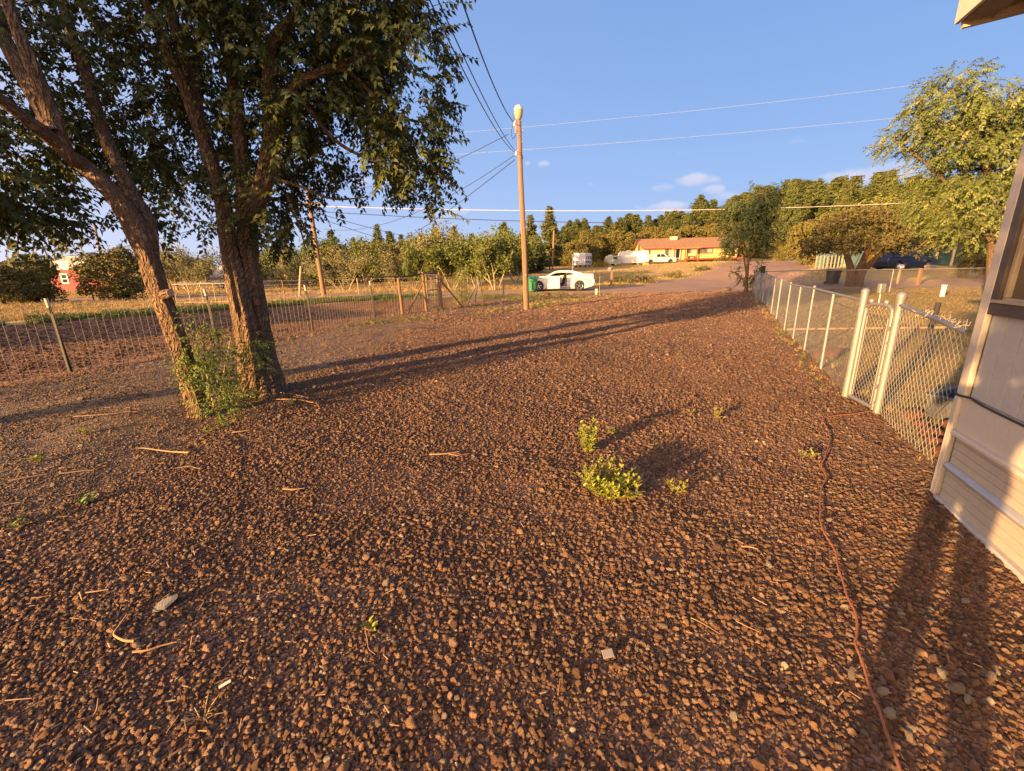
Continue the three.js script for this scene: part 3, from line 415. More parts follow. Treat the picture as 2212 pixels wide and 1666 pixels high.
function fillCrown(parent, blobs, n, seed, colf, size = 1, geo = sprayG, gapT = 0.44) {   // sprays of leaves through a set of round masses: [centre, rx, ry, rz, weight]
  const R = rng(seed), ms = [], cs = [], tot = blobs.reduce((s, b) => s + b[4], 0);
  for (const [c, rx, ry, rz, w] of blobs) for (let i = 0, k = Math.round(n * w / tot); i < k; i++) {
    const d = V3(R() - 0.5, R() - 0.5, R() - 0.5).normalize().multiplyScalar(Math.pow(R(), 0.42)), p = V3(c.x + d.x * rx, c.y + d.y * ry, c.z + d.z * rz);
    const gap = fbm(p.x * 1.5 + seed, p.y * 1.5, p.z * 1.5 + 5, 2); if (gap < gapT) continue;
    ms.push(mtx(p.x, p.y, p.z, (R() - 0.35) * 1.4, Math.atan2(d.x, d.z) + (R() - 0.5) * 2.4, (R() - 0.5) * 0.8, size * (0.75 + 0.55 * R()))); cs.push(colf(R));
  }
  crownPart(parent, geo, ms, cs);
}
const nearCol = (R) => { const k = 0.6 + 0.6 * R(), y = R() < 0.12 ? 1.6 : 1; return C(0.058 * k * y, 0.078 * k * (y > 1 ? 1.25 : 1), 0.015 * k); };
function rebase(t, b) { t.position.copy(b); t.children.forEach((c) => c.position.sub(b)); }
const E = (px, py, dist, rpx, rpy, rz, w) => { const c = PD(px, py, dist), k = c.length() ? c.clone().sub(V3(0, CH, 0)).length() / Math.hypot(FL, px - FW / 2, py - FH / 2) : 1; return [c, rpx * k, rpy * k, rz, w]; };
{ // the leaning tree
  const D = 6.35, t = thing('leaning_tree', 'leaning rough barked tree nearest the left edge, forking low into long limbs', 'tree');
  const b = G(430, 897), L = (list, dd = 0) => list.map(([x, y, d = D]) => PD(x, y, d + dd));
  const tr = part(t, 'trunk', tube([b.clone().add(V3(0.03, -0.15, 0)), ...L([[396, 772], [368, 690], [345, 630], [322, 560], [298, 500], [262, 440]])], [0.120, 0.106, 0.102, 0.102, 0.104, 0.116, 0.094], 40, 12, { ridge: 0.30, flare: 0.35, seed: 2 }), M.bark, undefined, true);
  part(t, 'limb', tube(L([[300, 510], [262, 440], [218, 392], [178, 355], [142, 325, 6.2], [96, 205, 6.1], [48, 92, 6], [0, -30, 6]]), [0.064, 0.096, 0.092, 0.084, 0.068, 0.060, 0.048, 0.036], 22, 8, { ridge: 0.24, seed: 5 }), M.bark, undefined, true);
  part(t, 'limb', tube(L([[160, 345], [100, 292, 6.1], [40, 245, 5.9], [-30, 190, 5.7], [-160, 90, 5.4]]), [0.060, 0.064, 0.055, 0.047, 0.034], 18, 7, { ridge: 0.22, seed: 8 }), M.bark, undefined, true);
  part(t, 'limb', tube(L([[330, 560], [318, 480, 6.5], [282, 415, 6.7], [222, 285, 6.9], [188, 165, 7], [150, 60, 7.1], [120, -60, 7.2]]), [0.064, 0.080, 0.076, 0.064, 0.056, 0.044, 0.032], 20, 8, { ridge: 0.22, seed: 11 }), M.bark, undefined, true);
  part(t, 'limb', tube(L([[120, 290, 6.1], [60, 180, 6.4], [10, 85, 6.6], [-40, -20, 6.8]]), [0.07, 0.07, 0.06, 0.04], 14, 7, { ridge: 0.2, seed: 14 }), M.bark, undefined, true);
  part(t, 'branch_stub', tube([PD(352, 636, 6.28), PD(368, 633, 6.15)], [0.055, 0.048], 14, 4, { ridge: 0.15, seed: 3 }), M.bark, 'sawn off branch stub on the trunk', true);
  part(t, 'cut_face', new THREE.CylinderGeometry(0.040, 0.043, 0.01, 14).applyQuaternion(new THREE.Quaternion().setFromUnitVectors(V3(0, 1, 0), PD(368, 633, 6.15).sub(PD(352, 636, 6.28)).normalize())).translate(...PD(368, 633, 6.148).toArray()), mat(0.42, 0.30, 0.18, { map: T.grain }));
  fillCrown(t, [E(200, 330, 7.6, 120, 120, 1.1, 1.3), E(330, 300, 8.0, 130, 170, 1.2, 1.8), E(40, 430, 7.0, 110, 55, 0.9, 0.9), E(110, 478, 7.4, 110, 26, 0.6, 0.40), E(20, 350, 6.7, 70, 80, 0.9, 0.55), E(130, 80, 7.6, 190, 110, 1.5, 1.7), E(20, 190, 7.2, 60, 90, 0.8, 0.5), E(350, 110, 8.2, 130, 120, 1.2, 1.1), E(245, 440, 7.8, 80, 60, 0.8, 0.7), E(120, -180, 7.7, 420, 170, 2.2, 3.2), E(-260, 150, 7.0, 260, 260, 1.8, 2.2), E(-120, 400, 6.8, 130, 90, 1, 0.7)], 2500, 61, nearCol);
  rebase(t, b);
}
{ // the upright double tree
  const D = 7.1, t = thing('double_trunk_tree', 'thick rough barked tree with two upright stems, right of the leaning tree', 'tree'), b = G(586, 850), L = (list) => list.map(([x, y, d = D]) => PD(x, y, d));
  part(t, 'trunk', tube([b.clone().add(V3(0.02, -0.15, 0)), ...L([[572, 780], [556, 700], [548, 640], [537, 560], [531, 470], [524, 370, 7.2], [507, 190, 7.3], [490, 90, 7.4], [472, -40, 7.5]])], [0.221, 0.191, 0.170, 0.153, 0.128, 0.119, 0.102, 0.085, 0.072, 0.051], 40, 10, { ridge: 0.30, flare: 0.32, seed: 21 }), M.bark, undefined, true);
  part(t, 'stem', tube([PD(548, 850, 7.05), ...L([[538, 760, 6.95], [525, 680, 6.95], [512, 620, 7.0], [497, 545], [482, 445, 7.2], [462, 372, 7.2], [428, 265, 7.1], [400, 195, 7.0], [352, 92, 6.9], [300, -30, 6.8]])], [0.178, 0.162, 0.145, 0.128, 0.106, 0.098, 0.093, 0.085, 0.072, 0.060, 0.034], 32, 9, { ridge: 0.30, flare: 0.2, seed: 26 }), M.bark, 'second stem, lit on its left side', true);
  part(t, 'limb', tube(L([[430, 265, 7.1], [415, 170, 7.3], [385, 80, 7.4], [350, -30, 7.5]]), [0.08, 0.08, 0.07, 0.05], 16, 7, { ridge: 0.2, seed: 30 }), M.bark, undefined, true);
  part(t, 'limb', tube(L([[530, 480, 7.1], [568, 400, 6.9], [588, 290, 6.7], [582, 180, 6.5], [590, 92, 6.4], [630, 42, 6.3], [660, -20, 6.2]]), [0.12, 0.12, 0.10, 0.085, 0.08, 0.07, 0.05], 18, 7, { ridge: 0.22, seed: 33 }), M.bark, undefined, true);
  part(t, 'limb', tube(L([[575, 240, 6.7], [640, 180, 6.4], [740, 140, 6.2], [840, 106, 6.0], [930, 58, 5.9]]), [0.075, 0.06, 0.05, 0.035, 0.015], 12, 6, { ridge: 0.2, seed: 36 }), M.bark, undefined, true);
  for (const [list, r] of [[[[640, 200, 6.4], [720, 300, 6.3], [800, 345, 6.2], [880, 370, 6.1]], 0.03], [[[560, 380, 6.9], [640, 400, 6.7], [720, 430, 6.6], [800, 425, 6.5]], 0.025], [[[740, 140, 6.2], [830, 230, 6.1], [910, 330, 6.0], [990, 420, 5.95]], 0.022], [[[780, 250, 6.3], [860, 330, 6.2], [900, 420, 6.1]], 0.014], [[[620, 420, 6.8], [650, 500, 6.8], [660, 540, 6.8]], 0.014]]) part(t, 'branch', tube(list.map(([x, y, d]) => PD(x, y, d)), [r, r * 0.8, r * 0.55, r * 0.25].slice(0, list.length), 7, 5), M.bark, undefined, true);
  fillCrown(t, [E(480, 290, 7.9, 190, 180, 1.4, 2.4), E(690, 180, 6.9, 190, 180, 1.6, 3.3), E(850, 110, 6.3, 100, 110, 1.1, 1.4), E(745, 320, 6.6, 140, 100, 1.0, 1.6), E(890, 300, 6.2, 70, 130, 0.7, 0.75), E(930, 400, 6.1, 62, 48, 0.4, 0.20), E(630, 410, 7.0, 90, 95, 0.9, 1.0), E(430, 425, 7.6, 85, 70, 0.9, 1.1), E(590, 40, 6.9, 260, 110, 1.8, 2.2), E(915, 60, 6.0, 60, 60, 0.5, 0.35), E(650, 490, 7.1, 70, 42, 0.5, 0.35), E(560, -180, 7.0, 520, 170, 2.4, 3.6), E(400, 455, 7.4, 60, 42, 0.6, 0.5), E(800, 30, 6.4, 140, 70, 1.2, 0.9)], 5400, 62, nearCol);
  rebase(t, b);
}
{ // suckers between the two trunks
  const t = thing('sucker_shrub', 'leafy green sucker shoots growing between the two big trunks', 'shrub'), wood = [], blobs = [], R = rng(71);
  for (const [x0, x1, y1, d] of [[462, 440, 690, 6.2], [470, 500, 720, 6.5], [500, 540, 740, 6.5], [455, 420, 770, 6.1], [480, 470, 800, 6.0], [510, 560, 780, 6.35], [490, 520, 830, 6.1], [460, 450, 830, 5.9]]) { const b = G(x0, 868 + R() * 12), e = PD(x1, y1, d); wood.push(tube([b, b.clone().lerp(e, 0.5).add(V3((R() - 0.5) * 0.1, 0.05, (R() - 0.5) * 0.1)), e], [0.012, 0.008, 0.003], 5, 4)); }
  part(t, 'stem', wood, M.paleBark, undefined, true);
  for (const [px, py, d, rx, ry, rz, w] of [[445, 720, 6.15, 22, 45, 0.18, 0.6], [440, 790, 6.05, 38, 40, 0.25, 0.9], [470, 840, 5.9, 42, 50, 0.25, 1.1], [520, 790, 6.5, 50, 55, 0.3, 1.0], [545, 760, 6.55, 35, 45, 0.2, 0.7], [505, 845, 6.2, 50, 30, 0.3, 0.8], [415, 775, 6.0, 40, 30, 0.2, 0.6], [395, 745, 6.05, 18, 18, 0.12, 0.2], [478, 880, 5.75, 26, 18, 0.15, 0.4]]) blobs.push(E(px, py, d, rx, ry, rz, w));
  fillCrown(t, blobs, 480, 72, (R) => { const k = 0.7 + 0.7 * R(); return C(0.10 * k, 0.14 * k, 0.022 * k); }, 0.58, smallSpray);
  rebase(t, G(490, 870));
}
{ // slim dark tree at the end of the chain link fence
  const p = G(1612, 634), t = thing('slim_tree', 'slim dark green tree at the far end of the chain link fence', 'tree', p), wood = [], d = Math.hypot(p.x, p.z), at = (px, py) => PD(px, py, d).sub(p);
  for (const l of [[[1612, 634], [1614, 590], [1620, 540], [1632, 470], [1650, 410]], [[1614, 600], [1604, 540], [1590, 480], [1584, 430]], [[1616, 570], [1640, 520], [1655, 470]], [[1612, 612], [1590, 590], [1570, 585]], [[1618, 615], [1640, 585], [1648, 560]]]) wood.push(tube(l.map(([a, b]) => at(a, b)), l.map((_, i) => lerp(l.length > 4 ? 0.11 : 0.05, 0.015, i / (l.length - 1))), 7, 3));
  part(t, 'trunk', wood, M.bark, undefined, true);
  const bl = [[1612, 490, 50, 60, 3], [1590, 450, 26, 40, 1.2], [1655, 425, 22, 30, 0.8], [1640, 470, 45, 50, 2], [1600, 530, 40, 30, 1.2], [1645, 520, 38, 30, 1.0], [1575, 583, 16, 10, 0.2], [1622, 590, 26, 30, 0.4], [1632, 400, 10, 16, 0.12], [1622, 440, 40, 30, 1.2]].map(([a, b, rx, ry, w]) => { const e = E(a, b, d, rx, ry, rx * d / 1050, w); e[0].sub(p); return e; });
  fillCrown(t, bl, 3300, 73, (R) => { const k = 0.6 + 0.6 * R(); return C(0.055 * k, 0.08 * k, 0.026 * k); }, 1.0);
}
{ // wind blown elm behind the mobile home
  const p = AZ(2140, 19), t = thing('wind_blown_elm', 'tall wind blown elm leaning over the yard beside the mobile home', 'tree', p), d = Math.hypot(p.x, p.z), wood = [], at = (px, py, dd = 0) => PD(px, py, d + dd).sub(p);
  for (const l of [[[2140, 640], [2146, 480], [2130, 360], [2090, 260], [2040, 180]], [[2146, 480], [2190, 380], [2230, 250], [2240, 180]], [[2142, 520], [2080, 440], [2010, 360], [1940, 310]], [[2130, 370], [2170, 280], [2180, 200]], [[2146, 470], [2240, 420], [2330, 330]]]) wood.push(tube(l.map(([a, b], i) => at(a, b, (i % 2) * 0.4)), l.map((_, i) => lerp(l[0][1] > 600 ? 0.2 : 0.1, 0.02, i / (l.length - 1))), 8, 3));
  part(t, 'trunk', wood, M.bark, undefined, true);
  const bl = [[2050, 190, 50, 45, 1.2], [2020, 250, 60, 50, 1.3], [1970, 295, 50, 35, 0.7], [2090, 270, 80, 70, 2.4], [2150, 230, 70, 60, 1.8], [2060, 350, 80, 60, 1.8], [2130, 360, 80, 70, 2.4], [2190, 300, 60, 90, 2.0], [2100, 440, 80, 60, 2.0], [2040, 430, 55, 45, 1.0], [2180, 440, 60, 60, 1.6], [2260, 300, 90, 120, 2.5], [1935, 318, 24, 18, 0.18], [2060, 158, 18, 14, 0.15], [2120, 500, 70, 36, 0.8]].map(([a, b, rx, ry, w]) => { const e = E(a, b, d, rx, ry, rx * d / 900, w); e[0].sub(p); return e; });
  fillCrown(t, bl, 7200, 74, (R) => { const k = 0.6 + 0.7 * R(); return R() < 0.85 ? C(0.105 * k, 0.14 * k, 0.03 * k) : C(0.17 * k, 0.18 * k, 0.07 * k); }, 1.25);
}
{ // tree outside the frame, left behind, that keeps the tops of the two near trees in shade
  const p = V3(-13.4, 0, 1.4), t = thing('shade_tree', 'tall broad tree left of the viewer, outside the picture', 'tree', p);
  part(t, 'trunk', tube([V3(0, -0.1, 0), V3(0.1, 1.8, 0.1), V3(-0.1, 4, 0), V3(0.2, 7, 0.2)], [0.35, 0.26, 0.2, 0.08], 16, 5, { ridge: 0.25, flare: 0.3 }), M.bark, undefined, true);
  fillCrown(t, [[V3(0.5, 7.6, 0.6), 3.8, 2.9, 3.6, 3], [V3(-1.0, 6.6, 1.9), 2.4, 1.5, 2.4, 1.2], [V3(1.9, 6.7, -1.0), 2.4, 1.5, 2.4, 1.2], [V3(0.5, 9.8, 0.5), 2.4, 2.0, 2.4, 1]], 4600, 75, nearCol, 1.3, sprayG, 0.34);
}
{ // second tree behind the viewer, whose crown keeps the upper wall of the mobile home in shade
  const p = V3(-6.58, 0, 9.42), t = thing('shade_tree', 'round crowned tree behind the viewer, outside the picture', 'tree', p);
  part(t, 'trunk', tube([V3(0, -0.1, 0), V3(0.1, 1.5, 0), V3(0, 3.2, 0.1), V3(0.1, 5.6, 0)], [0.24, 0.18, 0.14, 0.05], 14, 5, { ridge: 0.25, flare: 0.3 }), M.bark, undefined, true);
  fillCrown(t, [[V3(0, 4.7, 0), 2.35, 1.7, 2.35, 3], [V3(0.9, 4.4, 1.0), 1.6, 1.2, 1.6, 1], [V3(-0.9, 4.3, -1.0), 1.5, 1.1, 1.5, 1], [V3(1.9, 4.6, 2.0), 1.9, 1.4, 1.9, 1.2]], 4200, 76, nearCol, 1.3, sprayG, 0.2);
}
// ---------------------------------------------------------------- poles and wires
function droop(a, b, sag, n = 10) { const P = []; for (let i = 0; i <= n; i++) { const t = i / n, p = a.clone().lerp(b, t); p.y -= sag * 4 * t * (1 - t); P.push(p); } return P; }
function wire(a, b, sag, r, m, label, name = 'overhead_wire') { return solo(name, tube(droop(a, b, sag), r, 5, 2), m, label, 'wire', undefined, true); }
const poleBase = G(1138, 669), poleD = Math.hypot(poleBase.x, poleBase.z), poleTop = PD(1121, 262, poleD);
{
  const t = thing('utility_pole', 'tall wooden utility pole with a yard lamp on top, at the gravel edge', 'utility pole', poleBase), top = poleTop.clone().sub(poleBase), at = (px, py) => PD(px, py, poleD).sub(poleBase);
  part(t, 'pole', tube([V3(0, -0.3, 0), top.clone().multiplyScalar(0.35), top.clone().multiplyScalar(0.7).add(V3(-0.02, 0, 0)), top], [0.118, 0.108, 0.097, 0.085], 24, 14, { ridge: 0.11 }), M.pole, undefined, true);
  part(t, 'ground_wire', tube([0.02, 0.2, 0.4, 0.6, 0.8, 0.95].map((k) => { const c = top.clone().multiplyScalar(k), r = lerp(0.124, 0.09, k); return V3(c.x - r * 0.6, c.y, c.z + r * 0.85); }), 0.007, 5, 4), M.grey, undefined, true);
  part(t, 'cap_bracket', [box(0.30, 0.05, 0.06, top.x, top.y - 0.32, top.z), box(0.06, 0.42, 0.06, top.x - 0.13, top.y - 0.2, top.z + 0.05), rod(top.clone().add(V3(0.01, -0.25, 0)), top.clone().add(V3(0.0, 0.32, 0)), 0.028, 0.022)], M.grey);
  const lamp = at(1120, 241), lz = [[0.02, -0.27], [0.06, -0.26], [0.11, -0.20], [0.145, -0.11], [0.158, -0.02], [0.15, 0.05]].map(([x, y]) => new THREE.Vector2(x, y)), hood = [[0.16, 0.04], [0.17, 0.07], [0.155, 0.14], [0.11, 0.20], [0.05, 0.23], [0.0, 0.235]].map(([x, y]) => new THREE.Vector2(x, y));
  const l = part(t, 'lamp', mv(new THREE.LatheGeometry(lz, 20), lamp.x, lamp.y - 0.02, lamp.z), mat(0.50, 0.36, 0.18, { rough: 0.3, double: true }), 'amber ribbed glass bowl of the yard lamp'); part(l, 'lamp_hood', mv(new THREE.LatheGeometry(hood, 20), lamp.x, lamp.y - 0.02, lamp.z), mat(0.62, 0.57, 0.46, { rough: 0.5, double: true, map: T.grain })); part(l, 'lamp_rib', [0, 1, 2, 3, 4, 5, 6, 7].map((i) => { const a = i * Math.PI / 4 + 0.2; return rod(V3(lamp.x + Math.cos(a) * 0.065, lamp.y - 0.27, lamp.z + Math.sin(a) * 0.065), V3(lamp.x + Math.cos(a) * 0.162, lamp.y, lamp.z + Math.sin(a) * 0.162), 0.008, 0.008, 5); }), M.grey);
  for (const g of [tube([at(1112, 262), at(1104, 285), at(1108, 300), at(1114, 292)], 0.012, 5, 4), tube([at(1119, 250), at(1114, 240), at(1110, 256), at(1113, 280)], 0.012, 5, 4), tube([at(1122, 325), at(1129, 340), at(1123, 362)], 0.012, 5, 4)]) part(t, 'conductor_loop', g, M.cable, undefined, true);
  for (const g of [mv(new THREE.CylinderGeometry(0.045, 0.05, 0.14, 10), ...at(1112, 268).toArray()), mv(new THREE.CylinderGeometry(0.04, 0.045, 0.12, 10), ...at(1115, 332).toArray())]) part(t, 'insulator', g, M.white);
  for (const [k, a] of [[0.16, 0.3], [0.2, 1.2], [0.46, 0.8], [0.9, 0.5], [0.93, 2.0]]) { const c = top.clone().multiplyScalar(k), r = lerp(0.118, 0.085, k); part(t, 'bolt', mv(new THREE.CylinderGeometry(0.018, 0.018, 0.05, 8).rotateX(Math.PI / 2), c.x + Math.cos(a) * r, c.y, c.z + Math.sin(a) * r), M.grey); }
  { const c = top.clone().multiplyScalar(0.2); part(t, 'tag_plate', rbox(0.07, 0.1, 0.008, 0.003, c.x, c.y, c.z + 0.115), M.galv); }
}
wire(poleTop.clone().add(V3(-0.15, -0.1, 0.1)), PD(940, -170, 6.5), 0.35, 0.014, M.cable, 'heavy dark cable rising from the pole top out of the upper frame edge');
wire(PD(1113, 330, poleD), PD(900, -60, 6.2), 0.30, 0.010, M.cable, 'left of the two dark service wires rising steeply from the pole');
wire(PD(1113, 326, poleD), PD(915, -70, 6.2), 0.22, 0.010, M.cable, 'right of the two dark service wires rising steeply from the pole');
wire(PD(1112, 335, poleD), PD(700, 495, 33), 0.9, 0.012, M.cable, 'dark wire sagging from the pole to the leaning roadside pole, upper one');
wire(PD(1112, 345, poleD), PD(690, 560, 60), 1.6, 0.014, M.cable, 'dark wire running down from the pole to the left, lower one');
wire(PD(1098, 290, poleD), PD(690, 405, 33), 0.7, 0.012, M.cable, 'thin wire from the pole top behind the double tree');
const roadPole = G(700, 639), rpD = Math.hypot(roadPole.x, roadPole.z);
function plainPole(base, top, r0, r1, m, label) { const t = thing('utility_pole', label, 'utility pole', base); part(t, 'pole', tube([V3(0, -0.3, 0), top.clone().sub(base).multiplyScalar(0.5), top.clone().sub(base)], [r0, (r0 + r1) / 2, r1], 12, 4, { ridge: 0.05 }), m, undefined, true); return t; }
const rp = plainPole(roadPole, PD(664, 410, rpD), 0.17, 0.12, M.pole, 'leaning wooden pole by the road, its top hidden in the leaves');
part(rp, 'crossarm', box(1.6, 0.1, 0.1, ...PD(668, 440, rpD).sub(roadPole).toArray()), M.post);
wire(PD(666, 445, rpD), PD(2480, 402, 62), 0.9, 0.020, M.paleCable, 'bright sunlit cable crossing the whole sky behind the pole');
wire(PD(667, 456, rpD), PD(2480, 424, 62), 1.3, 0.022, M.cable, 'dark cable running just below the bright one');
wire(PD(560, 318, 60), PD(2100, 168, 75), 0.6, 0.011, M.thinWire, 'thin pale wire high in the sky, upper one');
wire(PD(560, 358, 60), PD(2100, 238, 75), 0.5, 0.011, M.thinWire, 'thin pale wire high in the sky, lower one');
wire(PD(666, 455, rpD), PD(1040, 535, 66), 0.5, 0.018, M.cable, 'dark wire slanting down right from the leaning roadside pole, upper one');
wire(PD(666, 462, rpD), PD(1030, 545, 64), 0.9, 0.018, M.cable, 'dark wire slanting down right from the leaning roadside pole, lower one');
wire(PD(-60, 572, 40), PD(640, 415, rpD), 0.9, 0.018, M.cable, 'dark wire rising from the left frame edge behind the leaning tree');
plainPole(AZ(222, 44).setY(0), PZ(203, 480, 44), 0.13, 0.10, M.greyWood, 'dark grey pole behind the round juniper');
plainPole(AZ(131, 58).setY(0), PZ(115, 547, 58), 0.16, 0.12, M.pole, 'sunlit pole behind the red barn');
plainPole(AZ(377, 44).setY(0), PZ(360, 533, 44), 0.09, 0.07, M.post, 'short thin pole seen between the leaning tree and the double tree');
plainPole(AZ(1193, 66), PZ(1197, 498, 66), 0.16, 0.13, M.pole, 'short wooden pole among the pines right of the big utility pole');
plainPole(G(646, 640).setY(0), PZ(650, 575, 31), 0.09, 0.07, M.paleBark, 'thin pale stake beside the leaning roadside pole');

// ---------------------------------------------------------------- wire fence on the left, yard gate, far fences
function strand(a, b, r) { return rod(a, b, r, r, 4); }
function polyAt(poly, s) { for (let i = 0; i < poly.length - 1; i++) { const [a, b] = [poly[i], poly[i + 1]], l = Math.hypot(b[0] - a[0], b[1] - a[1]); if (s <= l || i === poly.length - 2) return [a[0] + (b[0] - a[0]) * s / l, a[1] + (b[1] - a[1]) * s / l]; s -= l; } }
const polyLen = (poly) => poly.slice(1).reduce((s, b, i) => s + Math.hypot(b[0] - poly[i][0], b[1] - poly[i][1]), 0);
function tPost(t, px, pz, h, lean = 0) { const p = V3(px, H(px, pz), pz), g = p.clone().sub(t.position), m = part(t, 'post', [rod(g.clone().add(V3(0, -0.2, 0)), g.clone().add(V3(-lean, h * 0.88, 0)), 0.026, 0.024, 6), box(0.05, h * 0.8, 0.012, g.x - lean * 0.4, g.y + h * 0.4, g.z + 0.02)], M.greenPost); part(m, 'post_tip', rod(g.clone().add(V3(-lean, h * 0.88, 0)), g.clone().add(V3(-lean * 1.2, h, 0)), 0.030, 0.028, 6), M.postTip); }
{
  const t = thing('wire_fence', 'long wire mesh fence on steel posts along the left side of the gravel', 'fence', [-8.09, 0, -7.73]), F = FENCE_L.slice(0, 9), L = polyLen(F), hw = 1.18, list = [];
  const pt = (s, y) => { const [x, z] = polyAt(F, s); return V3(x - t.position.x, H(x, z) + y - t.position.y, z - t.position.z); };
  for (let s = 0; s < L; s += 0.125) { const j = 0.012 * Math.sin(s * 37); list.push(strand(pt(s, 0.0), pt(s + j, hw + 0.03 * Math.sin(s * 3)), 0.0028)); }
  for (let k = 0; k <= 14; k++) { const y = 0.02 + hw * Math.pow(k / 14, 1.25); for (let s = 0; s < L - 0.01; s += 1.25) list.push(strand(pt(s, y + 0.02 * Math.sin(s * 2 + k)), pt(Math.min(L, s + 1.25), y + 0.02 * Math.sin((s + 1.25) * 2 + k)), 0.0018)); }
  const m = part(t, 'wire_mesh', list, M.oldWire, 'thin wire mesh'); m.userData.kind = 'stuff';
  for (const [x, z] of [[-9.1, -5], [-8.09, -7.73], [-7.2, -10.5], [-5.92, -12.9], [-5.03, -16.1]]) tPost(t, x, z, 1.32, 0.06);
  const wp = G(870, 679).sub(t.position); part(t, 'wood_post', rod(wp.clone().setY(-0.2), wp.clone().add(V3(-0.05, 1.35, 0)), 0.06, 0.055, 10), M.post, 'round wooden post', true);
  part(t, 'brace', rod(G(880, 678).sub(t.position).setY(0.02), G(922, 671).sub(t.position).add(V3(-0.05, 1.15, 0)), 0.035, 0.03, 7), M.post, 'diagonal wooden brace', true);
  part(t, 'top_strap', tube([PZ(785, 597, 16.5), PZ(872, 597, 16.9), PZ(922, 589, 18.1)].map((p) => p.sub(t.position)), 0.025, 6, 5), M.black, 'black pipe along the top', true);
}
{
  const a = G(922, 672), b = G(955, 669), t = thing('yard_gate', 'small wire yard gate between wooden posts at the end of the wire fence', 'gate', a), d = b.clone().sub(a);
  part(t, 'gate_post', rod(V3(0, -0.2, 0), V3(-0.06, 1.55, 0), 0.055, 0.05, 10), M.post); part(t, 'gate_post', rod(d.clone().setY(-0.2), d.clone().add(V3(-0.05, 1.5, 0)), 0.055, 0.05, 10), M.post);
  const e = (k, y) => d.clone().multiplyScalar(k).add(V3(-0.03, y, 0.03)), fr = [[0.16, 0.12, 0.16, 1.45], [0.86, 0.12, 0.86, 1.4], [0.16, 0.14, 0.86, 0.14], [0.16, 0.82, 0.86, 0.84], [0.16, 1.43, 0.86, 1.40]];
  for (const [k0, y0, k1, y1] of fr) part(t, 'rail', rod(e(k0, y0), e(k1, y1), 0.028, 0.028, 7), M.greyWood);
  const l = []; for (let k = 0.16; k < 0.86; k += 0.06) l.push(strand(e(k, 0.14), e(k, 1.41), 0.002)); for (let y = 0.2; y < 1.4; y += 0.12) l.push(strand(e(0.16, y), e(0.86, y), 0.002)); part(t, 'wire_mesh', l, M.oldWire).userData.kind = 'stuff';
  part(t, 'top_strap', tube([V3(-0.06, 1.5, 0), d.clone().multiplyScalar(0.5).add(V3(0, 1.47, 0)), d.clone().add(V3(-0.05, 1.48, 0))], 0.025, 6, 4), M.black, 'black pipe across the top', true);
}
{
  const a = G(955, 669), b = G(1046, 652), c = G(1130, 640), t = thing('wire_fence', 'sagging wire fence with leaning braces right of the yard gate', 'fence', a), q = (p, y) => p.clone().sub(a).add(V3(0, y, 0)), l = [];
  for (let k = 0; k < 1; k += 0.02) { const p = a.clone().lerp(b, k); l.push(strand(q(p, 0.05), q(p, 1.1), 0.002)); } for (let y = 0.1; y < 1.15; y += 0.15) l.push(strand(q(a, y), q(b, y), 0.002), strand(q(b, y), q(c, y * 0.9), 0.0015));
  part(t, 'wire_mesh', l, M.oldWire).userData.kind = 'stuff';
  part(t, 'brace', rod(q(a, 1.2), q(G(1000, 664), 0), 0.035, 0.03, 7), M.post); part(t, 'post', rod(q(b, -0.1), q(b, 1.35).add(V3(-0.25, 0, 0)), 0.035, 0.03, 7), M.greenPost); part(t, 'brace', rod(q(G(1006, 664), 0), q(b, 1.05).add(V3(-0.25, 0, 0)), 0.03, 0.025, 7), M.greyWood); part(t, 'brace', rod(q(G(1025, 660), 0), q(b, 1.15).add(V3(-0.25, 0, 0)), 0.03, 0.025, 7), M.greyWood);
  const s = G(1088, 646); part(t, 'post', rod(q(s, -0.1), q(s, 1.1), 0.03, 0.026, 7), M.greenPost);
}
{ // bushy shrub in that fence
  const p = G(998, 660), t = thing('fence_shrub', 'bushy green shrub grown through the fence right of the yard gate', 'shrub', p), w = []; for (let i = 0; i < 7; i++) w.push(rod(V3((i - 3) * 0.05, 0, 0), V3((i - 3) * 0.09, 1.3 + 0.3 * Math.sin(i * 5), 0.1 * Math.cos(i * 3)), 0.014, 0.005, 5)); part(t, 'stem', w, M.barkFar);
  fillCrown(t, [[V3(0, 0.75, 0), 0.36, 0.7, 0.36, 1], [V3(0.05, 1.4, 0), 0.25, 0.4, 0.25, 0.4]], 420, 81, (R) => { const k = 0.7 + 0.6 * R(); return C(0.15 * k, 0.165 * k, 0.045 * k); }, 0.65, smallSpray);
}
{
  const a = PZ(380, 655, 24.5), b = PZ(495, 656, 24.5); a.y = b.y = H(a.x, a.z); const t = thing('tube_gate', 'wide pale metal tube gate standing across the far field', 'gate', a), e = (k, y) => b.clone().sub(a).multiplyScalar(k).add(V3(0, y, 0));
  for (const y of [0.12, 1.12]) part(t, 'rail', rod(e(0.02, y), e(1, y), 0.02, 0.02, 7), M.oldWire); for (const k of [0.02, 0.28, 0.52, 0.76, 1]) part(t, 'upright', rod(e(k, 0.12), e(k, 1.12), 0.017, 0.017, 7), M.oldWire); part(t, 'gate_post', rod(e(-0.02, -0.1), e(-0.04, 1.2), 0.05, 0.045, 8), M.post); part(t, 'gate_post', rod(e(1.03, -0.1), e(1.03, 1.25), 0.05, 0.045, 8), M.post);
}
